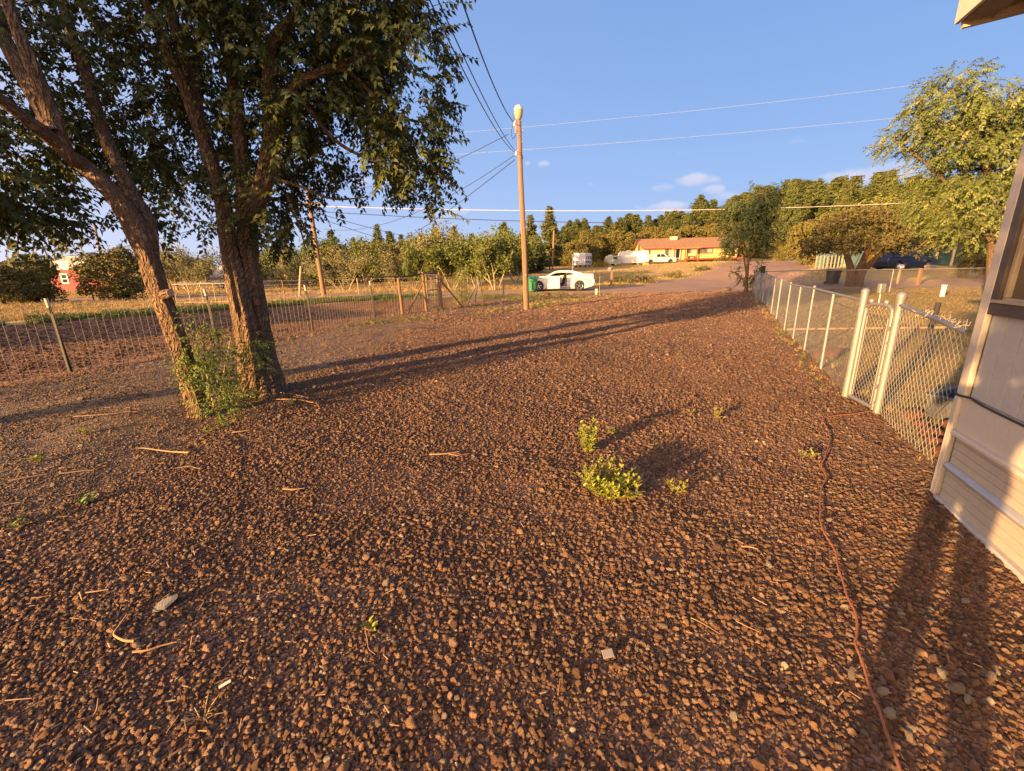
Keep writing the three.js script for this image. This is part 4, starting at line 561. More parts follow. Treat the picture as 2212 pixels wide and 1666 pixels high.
{
  const z = -30, x0 = -42, t = thing('wire_fence', 'low wire fence far across the dry grass field on the left', 'fence', [x0, 0, z]), l = [];
  for (let i = 0; i < 16; i++) { const x = i * 2.6; if (Math.abs(x + x0 + 20) < 3) continue; part(t, 'post', rod(V3(x, -0.1, -i * 0.12), V3(x - 0.04, 1.15, -i * 0.12), 0.04, 0.035, 6), i % 3 ? M.post : M.paleBark); }
  for (let y = 0.25; y < 1.15; y += 0.28) l.push(strand(V3(0, y, 0), V3(15 * 2.6, y, -1.8), 0.006)); part(t, 'wire_mesh', l, M.oldWire).userData.kind = 'stuff';
}

// ---------------------------------------------------------------- chain link fences on the right
function chain(A, B, h, p, r, y0 = 0.03, o = [0, 0, 0], topSag = 0) {   // one woven panel between two ground points
  const d = V3().subVectors(B, A), L = Math.hypot(d.x, d.z), n = Math.floor(L / p), list = [], pos = [], rows = Math.round((h - y0) / p / 1.05), st = (h - y0) / rows, nx = -d.z / L, nz = d.x / L;
  const at = (k, j) => { const t = k * p / L, x = A.x + d.x * t, z = A.z + d.z * t, hh = H(x, z) + y0 + st * j * (1 - topSag * Math.sin(Math.PI * t) * j / rows), e = ((k + j) % 2 ? 1 : -1) * r; return V3(x + nx * e - o[0], hh - o[1], z + nz * e - o[2]); };
  const seg = (a, b) => { const u = V3().subVectors(b, a).normalize(), v = V3(nx, 0, nz), w = V3().crossVectors(u, v).normalize(); const P = [0, 1, 2].map((i) => { const c = Math.cos(i * 2.094) * r, s = Math.sin(i * 2.094) * r; return V3(v.x * c + w.x * s, v.y * c + w.y * s, v.z * c + w.z * s); }); for (let i = 0; i < 3; i++) { const s0 = P[i], s1 = P[(i + 1) % 3], a0 = a.clone().add(s0), a1 = a.clone().add(s1), b0 = b.clone().add(s0), b1 = b.clone().add(s1); for (const q of [a0, b0, a1, a1, b0, b1]) pos.push(q.x, q.y, q.z); } };
  for (let k = 0; k < n; k++) for (let j = 0; j < rows; j++) { const up = (j + k) % 2; seg(at(k + up, j), at(k + 1 - up, j + 1)); }
  for (let k = 0; k <= n; k += 2) { const a = at(k, rows), b = a.clone().add(V3((k % 4 - 1) * 0.006, 0.035, 0.006)); seg(a, b); }
  const g = new THREE.BufferGeometry(); g.setAttribute('position', new THREE.Float32BufferAttribute(pos, 3)); g.computeVertexNormals(); return planar(g);
}
const gp = (x, z) => V3(x, H(x, z), z), PA = gp(...FENCE_R[2]), PB = gp(...FENCE_R[1]), PH = G(2014, 1008);
{
  const t = thing('chain_link_fence', 'long galvanised chain link fence running from the walk gate to the slim tree', 'fence', PA), o = [PA.x, PA.y, PA.z], q = (x, z, y) => V3(x - o[0], H(x, z) + y - o[1], z - o[2]);
  const F = FENCE_R.slice(2), hs = 1.17;
  const mp = part(t, 'terminal_post', rod(V3(0, -0.2, 0), V3(0.0, 1.33, 0), 0.042, 0.042, 20), M.galv, 'thick round end post beside the gate'); part(mp, 'post_cap', mv(new THREE.SphereGeometry(0.047, 14, 8, 0, 6.29, 0, 1.571), 0, 1.325, 0), M.galv); part(mp, 'band', [0.25, 0.72, 1.12].map((y) => mv(new THREE.CylinderGeometry(0.046, 0.046, 0.025, 18), 0, y, 0)), M.galv);
  F.slice(1).forEach(([x, z], i) => { const m = part(t, 'line_post', rod(q(x, z, -0.2), q(x, z, hs + 0.02), 0.020, 0.020, 12), M.galv); part(m, 'post_cap', mv(new THREE.SphereGeometry(0.028, 10, 8), ...q(x, z, hs + 0.03).toArray()), M.galv); });
  for (const [x, z] of [[4.93, -6.65], [6.37, -9.6], [7.9, -12.8], [9.7, -16.4], [11.5, -20.1], [13.2, -23.6]]) part(t, 'line_post', rod(q(x, z, -0.2), q(x, z, hs), 0.022, 0.022, 10), M.galv);
  for (let i = 0; i < F.length - 1; i++) part(t, 'top_rail', rod(q(...F[i], i ? hs : 1.22), q(...F[i + 1], hs), 0.018, 0.018, 10), M.galv);
  const mesh = []; for (let i = 0; i < F.length - 1; i++) mesh.push(chain(gp(...F[i]), gp(...F[i + 1]), 1.14, i < 2 ? 0.036 : 0.05, i < 2 ? 0.0014 : 0.0016, 0.03, o)); part(t, 'wire_mesh', mesh, M.wire, 'woven chain link wire').userData.kind = 'stuff';
}
{
  const t = thing('walk_gate', 'narrow chain link walk gate with a rounded pipe frame and fork latch', 'gate', PA), o = [PA.x, PA.y, PA.z], d = PB.clone().sub(PA), L = d.length(), e = (k, y) => d.clone().multiplyScalar(k).add(V3(0, y, 0));
  const k0 = 0.13, k1 = 0.87; part(t, 'frame', tube([e(k0, 0.06), e(k0, 0.5), e(k0, 1.08), e(k0 + 0.06, 1.16), e(k0 + 0.2, 1.19), e(k1 - 0.2, 1.19), e(k1 - 0.06, 1.16), e(k1, 1.06), e(k1, 0.5), e(k1, 0.06), e(k1 - 0.03, 0.045), e(0.5, 0.045), e(k0, 0.05)], 0.021, 12, 5), M.galv, undefined, true);
  part(t, 'tension_bar', [rod(e(k0 + 0.08, 0.08), e(k0 + 0.08, 1.05), 0.006, 0.006, 6), rod(e(k1 - 0.08, 0.08), e(k1 - 0.08, 1.05), 0.006, 0.006, 6)], M.galv);
  const a = PA.clone().addScaledVector(d, k0 + 0.04), b = PA.clone().addScaledVector(d, k1 - 0.04); part(t, 'wire_mesh', chain(a, b, 1.14, 0.036, 0.0015, 0.06, o), M.wire).userData.kind = 'stuff';
  const l = part(t, 'latch', [rod(e(0.45, 1.19), e(0.45, 1.42), 0.014, 0.014, 8), rbox(0.07, 0.11, 0.05, 0.012, ...e(0.45, 1.37).toArray())], M.galv, 'fork latch sticking up from the gate top'); part(l, 'knuckle', [mv(new THREE.SphereGeometry(0.03, 12, 8), ...e(0.24, 1.225).toArray()), mv(new THREE.SphereGeometry(0.03, 12, 8), ...e(0.66, 1.225).toArray())], M.galv);
  part(t, 'hinge', [0.3, 0.95].map((y) => rbox(0.07, 0.05, 0.06, 0.012, ...e(0.93, y).toArray())), M.galv);
}
{
  const t = thing('chain_link_fence', 'short drooping chain link panel between the walk gate and the mobile home', 'fence', PB), o = [PB.x, PB.y, PB.z], d = PH.clone().sub(PB);
  const mp = part(t, 'terminal_post', rod(V3(0, -0.2, 0), V3(0, 1.30, 0), 0.040, 0.040, 20), M.galv, 'end post with a domed cap'); part(mp, 'post_cap', [mv(new THREE.SphereGeometry(0.050, 16, 8, 0, 6.29, 0, 1.571), 0, 1.30, 0), mv(new THREE.CylinderGeometry(0.050, 0.045, 0.05, 16), 0, 1.275, 0)], M.galv); part(mp, 'band', [0.12, 0.45, 0.80, 1.12].map((y) => mv(new THREE.CylinderGeometry(0.046, 0.046, 0.028, 18), 0, y, 0)), M.galv);
  part(t, 'top_rail', tube([V3(0, 1.21, 0), d.clone().multiplyScalar(0.5).add(V3(0, 1.17, 0)), d.clone().add(V3(0, 1.12, 0))], 0.021, 10, 4), M.galv, undefined, true);
  part(t, 'wire_mesh', chain(PB, PH, 1.17, 0.042, 0.0019, 0.02, o, 0.02), M.wire, 'woven chain link wire with a ragged top edge').userData.kind = 'stuff';
  const R = rng(9), sn = []; for (let i = 0; i < 46; i++) { const k = 0.3 + 0.7 * R(), p = d.clone().multiplyScalar(k).add(V3((R() - 0.5) * 0.05, 1.14 + R() * 0.05, (R() - 0.5) * 0.05)); sn.push(rod(p, p.clone().add(V3((R() - 0.5) * 0.09, (R() - 0.3) * 0.07, (R() - 0.5) * 0.09)), 0.0035, 0.003, 4)); } part(t, 'wire_ties', sn, mat(0.66, 0.58, 0.46, { rough: 0.6 }), 'pale twisted wire ends along the top');
}
{ // fence across the far end of the yard
  const t = thing('chain_link_fence', 'low chain link fence with a pale top rail across the far end of the yard', 'fence', [13.95, H(13.95, -25.25), -25.25]), o = t.position.toArray(), F = [[13.95, -25.25], [17.1, -25.0], [20.3, -23.4], [24.5, -22.6], [29, -22]], q = (x, z, y) => V3(x - o[0], H(x, z) + y - o[1], z - o[2]);
  F.slice(1).forEach(([x, z]) => part(t, 'line_post', rod(q(x, z, -0.2), q(x, z, 1.2), 0.03, 0.03, 10), M.galv));
  for (let i = 0; i < F.length - 1; i++) part(t, 'top_rail', rod(q(...F[i], 1.17), q(...F[i + 1], 1.17), 0.024, 0.024, 8), M.galv);
  const mesh = []; for (let i = 0; i < F.length - 1; i++) mesh.push(chain(gp(...F[i]), gp(...F[i + 1]), 1.15, 0.06, 0.0028, 0.03, o)); part(t, 'wire_mesh', mesh, M.oldWire).userData.kind = 'stuff';
  const p = G(1650, 632); const m = part(t, 'corner_post', [rod(q(14.4, -25.2, -0.1), q(14.4, -25.2, 1.5), 0.05, 0.05, 8), box(0.2, 0.4, 0.12, 14.4 - o[0], H(14.4, -25.2) + 1.3 - o[1], -25.2 - o[2])], M.black, 'dark corner post with a small box on it');
}

// ---------------------------------------------------------------- the mobile home on the right
const siding = mat(0.47, 0.455, 0.44, { map: rep(T.plaster, 1.4), bump: rep(T.wood, 6, 0.6), bs: 0.0012, rough: 0.75 }), skirt = mat(0.46, 0.40, 0.33, { map: rep(T.plaster, 1.2), rough: 0.6 }), trim = mat(0.58, 0.52, 0.45, { map: rep(T.plaster, 2), rough: 0.65 }), brownTrim = mat(0.10, 0.075, 0.06, { map: T.grain, rough: 0.6 });
{
  const A = V3(3.107, 0, -2.871), t = thing('mobile_home', 'pale tan mobile home with ribbed skirting at the right edge', 'house', A, Math.atan2(-0.93230446, -0.36167443)), LEN = 13, W = 4.3;   // local x runs along the wall towards the viewer, local z out of it
  part(t, 'wall', [box(LEN - 0.02, 2.56, 0.04, LEN / 2, 1.88, -0.075), box(0.04, 3.1, W, 0.03, 1.6, -W / 2 - 0.06), box(0.04, 3.1, W, LEN - 0.03, 1.6, -W / 2 - 0.06), box(LEN - 0.1, 3.1, 0.04, LEN / 2, 1.6, -W - 0.03), box(LEN - 0.1, 0.04, W - 0.1, LEN / 2, 0.66, -W / 2)], siding);
  const pg = (w, h) => rbox(w, h, 0.014, 0.003);
  const win = [0.16, 1.36, 1.40, 2.45];
  for (let x = 0.085, i = 0; x < LEN - 0.1 && i < 90; i++) { const w = 0.148; for (const [y0, y1] of (x + w > win[0] && x < win[1] ? [[0.765, win[2] - 0.075], [win[3] + 0.075, 3.14]] : [[0.765, 3.14]])) { const m = part(t, 'plank', pg(w - 0.006, y1 - y0), siding); m.position.set(x + w / 2, (y0 + y1) / 2, -0.048); } x += w; }
  part(t, 'base_panel', rbox(LEN - 0.06, 0.235, 0.03, 0.004, LEN / 2 + 0.03, 0.64, -0.036), trim);
  part(t, 'corner_board', [rbox(0.085, 2.42, 0.035, 0.006, 0.030, 1.955, -0.028), rbox(0.03, 2.42, 0.1, 0.006, -0.012, 1.955, -0.066)], trim);
  part(t, 'skirting_corner', rbox(0.06, 0.76, 0.045, 0.012, 0.025, 0.375, -0.020), trim);
  part(t, 'skirting_cap', [rbox(LEN - 0.06, 0.035, 0.06, 0.012, LEN / 2 + 0.05, 0.508, -0.012)], trim);
  for (let i = 0; i < 4; i++) { const m = part(t, 'skirting_slat', rbox(LEN - 0.08, 0.054, 0.022, 0.008), skirt); m.position.set(LEN / 2 + 0.05, 0.305 + i * 0.056 + 0.005, -0.032 + 0.0004 * i); m.rotation.x = -0.09; }
  for (let i = 0; i < 4; i++) { const m = part(t, 'skirting_slat', rbox(LEN - 0.08, 0.056, 0.022, 0.008), skirt); m.position.set(LEN / 2 + 0.05, 0.045 + i * 0.058 + 0.004, -0.026); m.rotation.x = -0.09; }
  part(t, 'skirting_rail', rbox(LEN - 0.08, 0.045, 0.05, 0.014, LEN / 2 + 0.05, 0.262, -0.010, 0, 0.5), mat(0.50, 0.52, 0.54, { rough: 0.35, metal: 0.3, map: T.grain }), 'pale metal rail halfway up the skirting');
  part(t, 'ground_channel', rbox(LEN - 0.08, 0.04, 0.06, 0.008, LEN / 2 + 0.06, 0.006, -0.005), mat(0.55, 0.53, 0.5, { map: T.patch, rough: 0.8 }));
  part(t, 'cable', tube([[-0.06, 0.78, -0.02], [0.03, 0.765, 0.002], [0.15, 0.775, -0.012], [0.22, 0.765, -0.016], [0.5, 0.757, -0.018], [2, 0.757, -0.018], [6, 0.757, -0.018]].map((p) => V3(...p)), 0.0075, 8, 6), M.cable, 'black cable run along the wall', true);
  // window
  const [x0, x1, y0, y1] = win, cx = (x0 + x1) / 2, cy = (y0 + y1) / 2, w = x1 - x0, h = y1 - y0, ring = (a, b, dpt, z, m, name, par) => part(par, name, [rbox(w + 2 * a, a - b, dpt, 0.004, cx, y0 - (a + b) / 2, z), rbox(w + 2 * a, a - b, dpt, 0.004, cx, y1 + (a + b) / 2, z), rbox(a - b, h + 2 * b - 0.002, dpt, 0.004, x0 - (a + b) / 2, cy, z), rbox(a - b, h + 2 * b - 0.002, dpt, 0.004, x1 + (a + b) / 2, cy, z)], m);
  const wd = ring(0.072, 0.0, 0.05, -0.03, brownTrim, 'window', t); wd.userData.label = 'window with a dark brown surround'; ring(-0.002, -0.035, 0.03, -0.038, mat(0.45, 0.36, 0.24, { rough: 0.5, map: T.grain }), 'frame', wd); part(wd, 'pane', box(w - 0.07, h - 0.07, 0.004, cx, cy, -0.05), mat(0.10, 0.075, 0.06, { rough: 0.12 })); part(wd, 'sill', rbox(w + 0.1, 0.02, 0.05, 0.004, cx, y0 + 0.012, -0.02), mat(0.45, 0.36, 0.24, { rough: 0.5, map: T.grain }));
  for (const [a, b] of [[4.2, 5.2], [8.5, 9.9]]) { const w2 = part(t, 'window', [rbox(b - a, 1.1, 0.05, 0.005, (a + b) / 2, 1.95, -0.03)], brownTrim); part(w2, 'pane', box(b - a - 0.14, 0.94, 0.004, (a + b) / 2, 1.95, -0.001), M.glass); }
  // roof
  const ov = 0.34, end = -0.27, rise = 0.10, rp = (x, z, y) => V3(x, y + (ov - z) * rise, z), roofW = W / 2 + ov;
  const slab = (y, th, xa, xb, za, zb) => { const g = new THREE.BoxGeometry(xb - xa, th, Math.hypot(zb - za, (zb - za) * rise)); g.rotateX(Math.atan(rise)); return g.translate((xa + xb) / 2, y + (ov - (za + zb) / 2) * rise, (za + zb) / 2); };
  part(t, 'roof', [slab(3.30, 0.03, end + 0.02, LEN + 0.2, ov - 0.03, -W / 2), box(LEN + 0.3, 0.03, W / 2 + 0.4, LEN / 2, 3.42, -W * 0.75 - 0.1, 0, -0.1)], mat(0.16, 0.10, 0.07, { map: T.patch, rough: 0.9 }));
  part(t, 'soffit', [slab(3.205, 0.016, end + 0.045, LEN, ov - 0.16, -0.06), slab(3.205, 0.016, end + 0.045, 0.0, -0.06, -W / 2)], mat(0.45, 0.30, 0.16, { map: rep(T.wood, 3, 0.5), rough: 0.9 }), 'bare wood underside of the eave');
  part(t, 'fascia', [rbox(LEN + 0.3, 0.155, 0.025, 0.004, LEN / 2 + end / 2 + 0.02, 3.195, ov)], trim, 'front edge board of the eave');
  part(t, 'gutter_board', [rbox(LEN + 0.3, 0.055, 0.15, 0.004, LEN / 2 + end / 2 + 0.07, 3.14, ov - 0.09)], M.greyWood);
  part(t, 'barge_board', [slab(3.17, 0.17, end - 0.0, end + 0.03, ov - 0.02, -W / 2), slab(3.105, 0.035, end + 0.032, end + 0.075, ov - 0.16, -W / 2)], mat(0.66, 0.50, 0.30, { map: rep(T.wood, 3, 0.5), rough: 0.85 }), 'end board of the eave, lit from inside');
  const R = rng(4); for (let i = 0; i < 44; i++) { const m = part(t, 'shingle', box(0.295, 0.012, 0.2), mat(0.12 + 0.05 * R(), 0.08, 0.065, { map: T.grain, rough: 0.95 })); m.position.set(end + 0.12 + i * 0.302, 3.325 + 0.004 * (i % 2), ov - 0.03 + 0.02 * R()); m.rotation.x = Math.atan(rise) - 0.02; }
}
// ---------------------------------------------------------------- vehicles (local x forward, left side towards -z)
const csg = new Evaluator(); csg.attributes = ['position', 'normal', 'uv'];
function shapeBody(g, belt, inset, endX, plan) { const p = g.attributes.position; for (let i = 0; i < p.count; i++) { const x = p.getX(i), y = p.getY(i); let k = 1; if (y > belt) k -= inset * (y - belt); const e = Math.max(0, Math.abs(x) - endX); k -= plan * e * e; p.setZ(i, p.getZ(i) * k); } g.computeVertexNormals(); return g; }
function arc(cx, r, n = 9, y0 = 0.2) { const a0 = Math.asin(clamp((y0 - r * 0.92) / r, -1, 1)), P = []; for (let i = 0; i <= n; i++) { const a = Math.PI - a0 + (a0 * 2 - Math.PI) * i / n; P.push([cx + Math.cos(a) * r, r * 0.92 + Math.sin(a) * r]); } return P; }
function wheel(t, x, z, r, w, spokes) {
  const s = Math.sign(z) || 1, pr = [[r * 0.62, -w / 2], [r * 0.92, -w / 2], [r, -w * 0.32], [r, w * 0.32], [r * 0.92, w / 2], [r * 0.62, w / 2], [r * 0.60, 0], [r * 0.62, -w / 2]].map(([a, b]) => new THREE.Vector2(a, b));
  const m = part(t, 'wheel', mv(new THREE.LatheGeometry(pr, 24).rotateX(Math.PI / 2), x, r, z), M.rubber);
  const rim = [mv(new THREE.CylinderGeometry(r * 0.16, r * 0.16, w * 0.3, 12).rotateX(Math.PI / 2), x, r, z + s * w * 0.33), mv(new THREE.TorusGeometry(r * 0.62, r * 0.045, 6, 24), x, r, z + s * w * 0.42)]; for (let i = 0; i < spokes; i++) { const a = i / spokes * 6.283 + 0.3; rim.push(mv(new THREE.BoxGeometry(r * 0.52, r * 0.17, w * 0.14).translate(r * 0.36, 0, 0).rotateZ(a), x, r, z + s * w * 0.36)); }
  part(m, 'rim', rim, M.chrome); part(m, 'hub_back', mv(new THREE.CylinderGeometry(r * 0.6, r * 0.6, w * 0.2, 20).rotateX(Math.PI / 2), x, r, z + s * w * 0.1), M.interior);
}
{
  const p = G(1207, 627.5), t = thing('coupe', 'white two door sports coupe parked beside the green bin with its driver door open', 'car', p, Math.PI - 0.10), wF = 1.42, wR = -1.43, r = 0.355;
  const out = [[-2.34, 0.34], ...[[-1.86, 0.22]], ...arc(wR, 0.40), [wF - 0.5, 0.2], ...arc(wF, 0.40), [2.25, 0.2], [2.40, 0.30], [2.42, 0.55], [2.36, 0.74], [2.05, 0.88], [1.3, 0.97], [0.85, 1.0], [0.2, 1.0], [-0.9, 1.04], [-1.5, 1.09], [-2.15, 1.10], [-2.33, 1.06], [-2.40, 0.8], [-2.44, 0.55]];
  let body = shapeBody(prism(out, 1.84, 0.05), 0.55, 0.16, 1.6, 0.14);
  const cut = new Brush(planar(box(1.12, 0.95, 1.5, 0.02, 0.80, -0.95).toNonIndexed())); cut.updateMatrixWorld(); const bb = new Brush(planar(body)); bb.updateMatrixWorld();
  body = csg.evaluate(bb, cut, SUBTRACTION).geometry;
  part(t, 'body', body, M.carWhite);
  const roof = [[-1.95, 1.06], [-1.5, 1.20], [-1.0, 1.325], [-0.5, 1.375], [0.0, 1.365], [0.3, 1.31], [1.02, 0.97], [0.93, 0.97], [0.24, 1.245], [-0.15, 1.285], [-0.75, 1.27], [-0.98, 1.20], [-1.10, 1.06]];
  part(t, 'roof', shapeBody(prism(roof, 1.70, 0.03), 0.95, 0.42, 9, 0), M.carWhite);
  part(t, 'rear_window', shapeBody(prism([[-1.90, 1.09], [-1.02, 1.335], [-1.02, 1.345], [-1.92, 1.10]], 1.25), 0.95, 0.35, 9, 0), M.glass); part(t, 'windscreen', shapeBody(prism([[0.99, 1.0], [0.29, 1.325], [0.30, 1.335], [1.02, 1.0]], 1.35), 0.95, 0.35, 9, 0), M.glass);
  const q = shapeBody(prism([[-1.08, 1.07], [-0.97, 1.20], [-0.75, 1.268], [-0.56, 1.275], [-0.56, 1.05]], 1.60), 0.95, 0.42, 9, 0); part(t, 'side_window', q, M.glass); part(t, 'side_window', shapeBody(prism([[-0.5, 1.05], [-0.5, 1.275], [-0.15, 1.28], [0.22, 1.24], [0.85, 0.99]], 0.04).translate(0, 0, 0.82), 0.95, 0.42, 9, 0), M.glass);
  part(t, 'seat', [rbox(0.5, 0.16, 0.5, 0.06, -0.05, 0.46, -0.38), rbox(0.18, 0.65, 0.48, 0.07, -0.36, 0.80, -0.38, 0, 0, 0.25), rbox(0.12, 0.18, 0.24, 0.05, -0.45, 1.16, -0.38)], M.interior);
  const dg = shapeBody(prism([[-1.08, 0.24], [0.0, 0.22], [0.02, 1.0], [-1.06, 1.03]], 0.09, 0.02), 0.55, 0, 9, 0), dr = part(t, 'door', dg, M.carWhite, 'open driver door'); dr.position.set(0.60, 0, -0.90); dr.rotation.y = -0.95; const dw = part(dr, 'door_window', tube([V3(-1.0, 1.03, 0), V3(-0.85, 1.24, 0.03), V3(-0.45, 1.27, 0.03), V3(0, 1.0, 0)], 0.015, 6, 4), M.black, undefined, true); part(dr, 'mirror', rbox(0.12, 0.11, 0.2, 0.04, -0.1, 1.04, -0.14), M.carWhite); part(dr, 'door_liner', rbox(0.95, 0.6, 0.02, 0.01, -0.53, 0.6, 0.05), M.interior);
  for (const s of [-1, 1]) { wheel(t, wF, s * 0.80, r, 0.24, 5); wheel(t, wR, s * 0.80, r, 0.26, 5); part(t, 'tail_lamp', [rbox(0.05, 0.14, 0.28, 0.03, -2.405, 0.86, s * 0.52), rbox(0.05, 0.14, 0.16, 0.03, -2.39, 0.86, s * 0.78)], M.redLamp); part(t, 'headlight', rbox(0.10, 0.12, 0.3, 0.04, 2.34, 0.66, s * 0.58), M.glass); }
  part(t, 'rear_bumper', [rbox(0.12, 0.22, 1.5, 0.05, -2.37, 0.36, 0)], M.black); part(t, 'number_plate', box(0.01, 0.14, 0.3, -2.452, 0.66, 0), M.grey); part(t, 'spoiler', rbox(0.16, 0.03, 1.4, 0.012, -2.32, 1.115, 0), M.carWhite); part(t, 'rocker', [rbox(2.0, 0.07, 0.05, 0.02, 0, 0.235, -0.90), rbox(2.0, 0.07, 0.05, 0.02, 0, 0.235, 0.90)], M.grey); part(t, 'seam', [box(0.012, 0.62, 0.01, -2.05, 0.72, -0.868), box(0.5, 0.012, 0.01, 1.95, 0.56, -0.872), box(0.02, 0.012, 1.2, 0.95, 1.0, 0)], M.grey); part(t, 'fuel_cap', mv(new THREE.CylinderGeometry(0.09, 0.09, 0.02, 14).rotateX(Math.PI / 2), -1.75, 0.88, -0.862), M.white); part(t, 'side_vent', rbox(0.22, 0.03, 0.02, 0.005, -1.93, 0.80, -0.885), M.black);
}
{
  const p = AZ(1422, 80.5), t = thing('pickup', 'white crew cab pickup parked in front of the yellow house', 'pickup truck', p, 0.05);
  const out = [[-2.85, 0.5], [-2.2, 0.45], ...arc(-1.72, 0.5, 9, 0.45), [1.1, 0.45], ...arc(1.85, 0.5, 9, 0.45), [2.6, 0.42], [2.85, 0.5], [2.88, 0.95], [2.75, 1.15], [1.35, 1.22], [0.95, 1.24], [-0.95, 1.24], [-2.86, 1.22]];
  part(t, 'body', shapeBody(prism(out, 1.98, 0.04), 0.7, 0.08, 2.2, 0.12), M.carWhite); part(t, 'cab', shapeBody(prism([[-0.95, 1.22], [-0.80, 1.80], [-0.5, 1.88], [0.5, 1.87], [0.72, 1.82], [1.4, 1.22]], 1.9, 0.04), 1.1, 0.28, 9, 0), M.carWhite);
  for (const a of [[[-0.72, 1.28], [-0.62, 1.76], [-0.02, 1.78], [-0.02, 1.28]], [[0.06, 1.28], [0.06, 1.78], [0.58, 1.76], [1.05, 1.28]]]) part(t, 'side_window', shapeBody(prism(a, 1.915), 1.1, 0.28, 9, 0), M.glass);
  part(t, 'windscreen', shapeBody(prism([[1.42, 1.24], [0.76, 1.82], [0.78, 1.83], [1.45, 1.24]], 1.55), 1.1, 0.2, 9, 0), M.glass); part(t, 'bed', box(1.75, 0.02, 1.6, -1.9, 1.245, 0), M.black); part(t, 'bumper', [rbox(0.14, 0.2, 1.8, 0.05, 2.86, 0.55, 0), rbox(0.12, 0.16, 1.8, 0.05, -2.88, 0.55, 0)], M.chrome);
  for (const s of [-1, 1]) { wheel(t, 1.85, s * 0.86, 0.41, 0.26, 6); wheel(t, -1.72, s * 0.86, 0.41, 0.26, 6); part(t, 'tail_lamp', rbox(0.04, 0.35, 0.12, 0.02, -2.87, 0.98, s * 0.88), M.redLamp); part(t, 'headlight', rbox(0.05, 0.16, 0.28, 0.03, 2.84, 0.95, s * 0.74), M.glass); }
}
{
  const p = AZ(1953, 38.5), t = thing('dark_car', 'dark navy blue car parked behind the spreading juniper on the right', 'car', p, 0.12);
  const out = [[-2.3, 0.35], ...arc(-1.38, 0.42), [0.9, 0.25], ...arc(1.42, 0.42), [2.2, 0.28], [2.36, 0.4], [2.36, 0.75], [2.1, 0.93], [1.1, 1.02], [-1.9, 1.06], [-2.3, 1.0], [-2.36, 0.7]];
  part(t, 'body', shapeBody(prism(out, 1.8, 0.05), 0.6, 0.12, 1.6, 0.13), M.carBlue); part(t, 'cab', shapeBody(prism([[-2.1, 1.03], [-1.5, 1.42], [-1.0, 1.50], [0.0, 1.48], [0.3, 1.42], [1.1, 1.0]], 1.66, 0.04), 1.0, 0.34, 9, 0), M.carBlue);
  for (const a of [[[-1.85, 1.1], [-1.42, 1.40], [-0.62, 1.44], [-0.62, 1.1]], [[-0.54, 1.1], [-0.54, 1.44], [0.2, 1.40], [0.75, 1.1]]]) part(t, 'side_window', shapeBody(prism(a, 1.672), 1.0, 0.34, 9, 0), M.glass);
  part(t, 'windscreen', shapeBody(prism([[1.12, 1.04], [0.34, 1.425], [0.36, 1.435], [1.15, 1.04]], 1.35), 1.0, 0.3, 9, 0), M.glass);
  for (const s of [-1, 1]) { wheel(t, 1.42, s * 0.79, 0.34, 0.22, 7); wheel(t, -1.38, s * 0.79, 0.34, 0.22, 7); part(t, 'headlight', rbox(0.08, 0.12, 0.3, 0.03, 2.33, 0.75, s * 0.6), M.glass); part(t, 'tail_lamp', rbox(0.05, 0.16, 0.25, 0.03, -2.34, 0.85, s * 0.68), M.redLamp); }
}
function bin(name, label, p, turn, m, lidM) {
  const t = thing(name, label, 'bin', p, turn), g = new THREE.CylinderGeometry(0.5, 0.40, 0.92, 4, 1).rotateY(Math.PI / 4).scale(0.86, 1, 0.95).translate(0, 0.53, 0);
  part(t, 'body', [g, rbox(0.66, 0.08, 0.72, 0.03, 0, 0.92, 0), rbox(0.60, 0.05, 0.66, 0.02, 0, 0.74, 0), rbox(0.05, 0.5, 0.05, 0.02, 0.12, 0.45, 0.31), rbox(0.05, 0.5, 0.05, 0.02, -0.12, 0.45, 0.31)], m);
  part(t, 'lid', [rbox(0.70, 0.06, 0.78, 0.03, 0, 1.01, 0.02, 0, 0.06), rbox(0.5, 0.05, 0.1, 0.02, 0, 1.03, -0.38)], lidM); for (const s of [-1, 1]) part(t, 'wheel', mv(new THREE.CylinderGeometry(0.12, 0.12, 0.06, 16).rotateZ(Math.PI / 2), s * 0.28, 0.12, -0.3), M.black);
}
{ const g = mat(0.015, 0.15, 0.075, { map: T.plaster, rough: 0.5 }); bin('wheelie_bin', 'green wheeled rubbish bin standing by the pole in front of the coupe', G(1149, 631), 0.3, g, mat(0.02, 0.17, 0.10, { rough: 0.45 })); bin('wheelie_bin', 'black wheeled rubbish bin beside the spreading juniper', AZ(1806, 31.5), 0.2, mat(0.03, 0.032, 0.035, { rough: 0.6 }), mat(0.04, 0.042, 0.045, { rough: 0.5 })); }

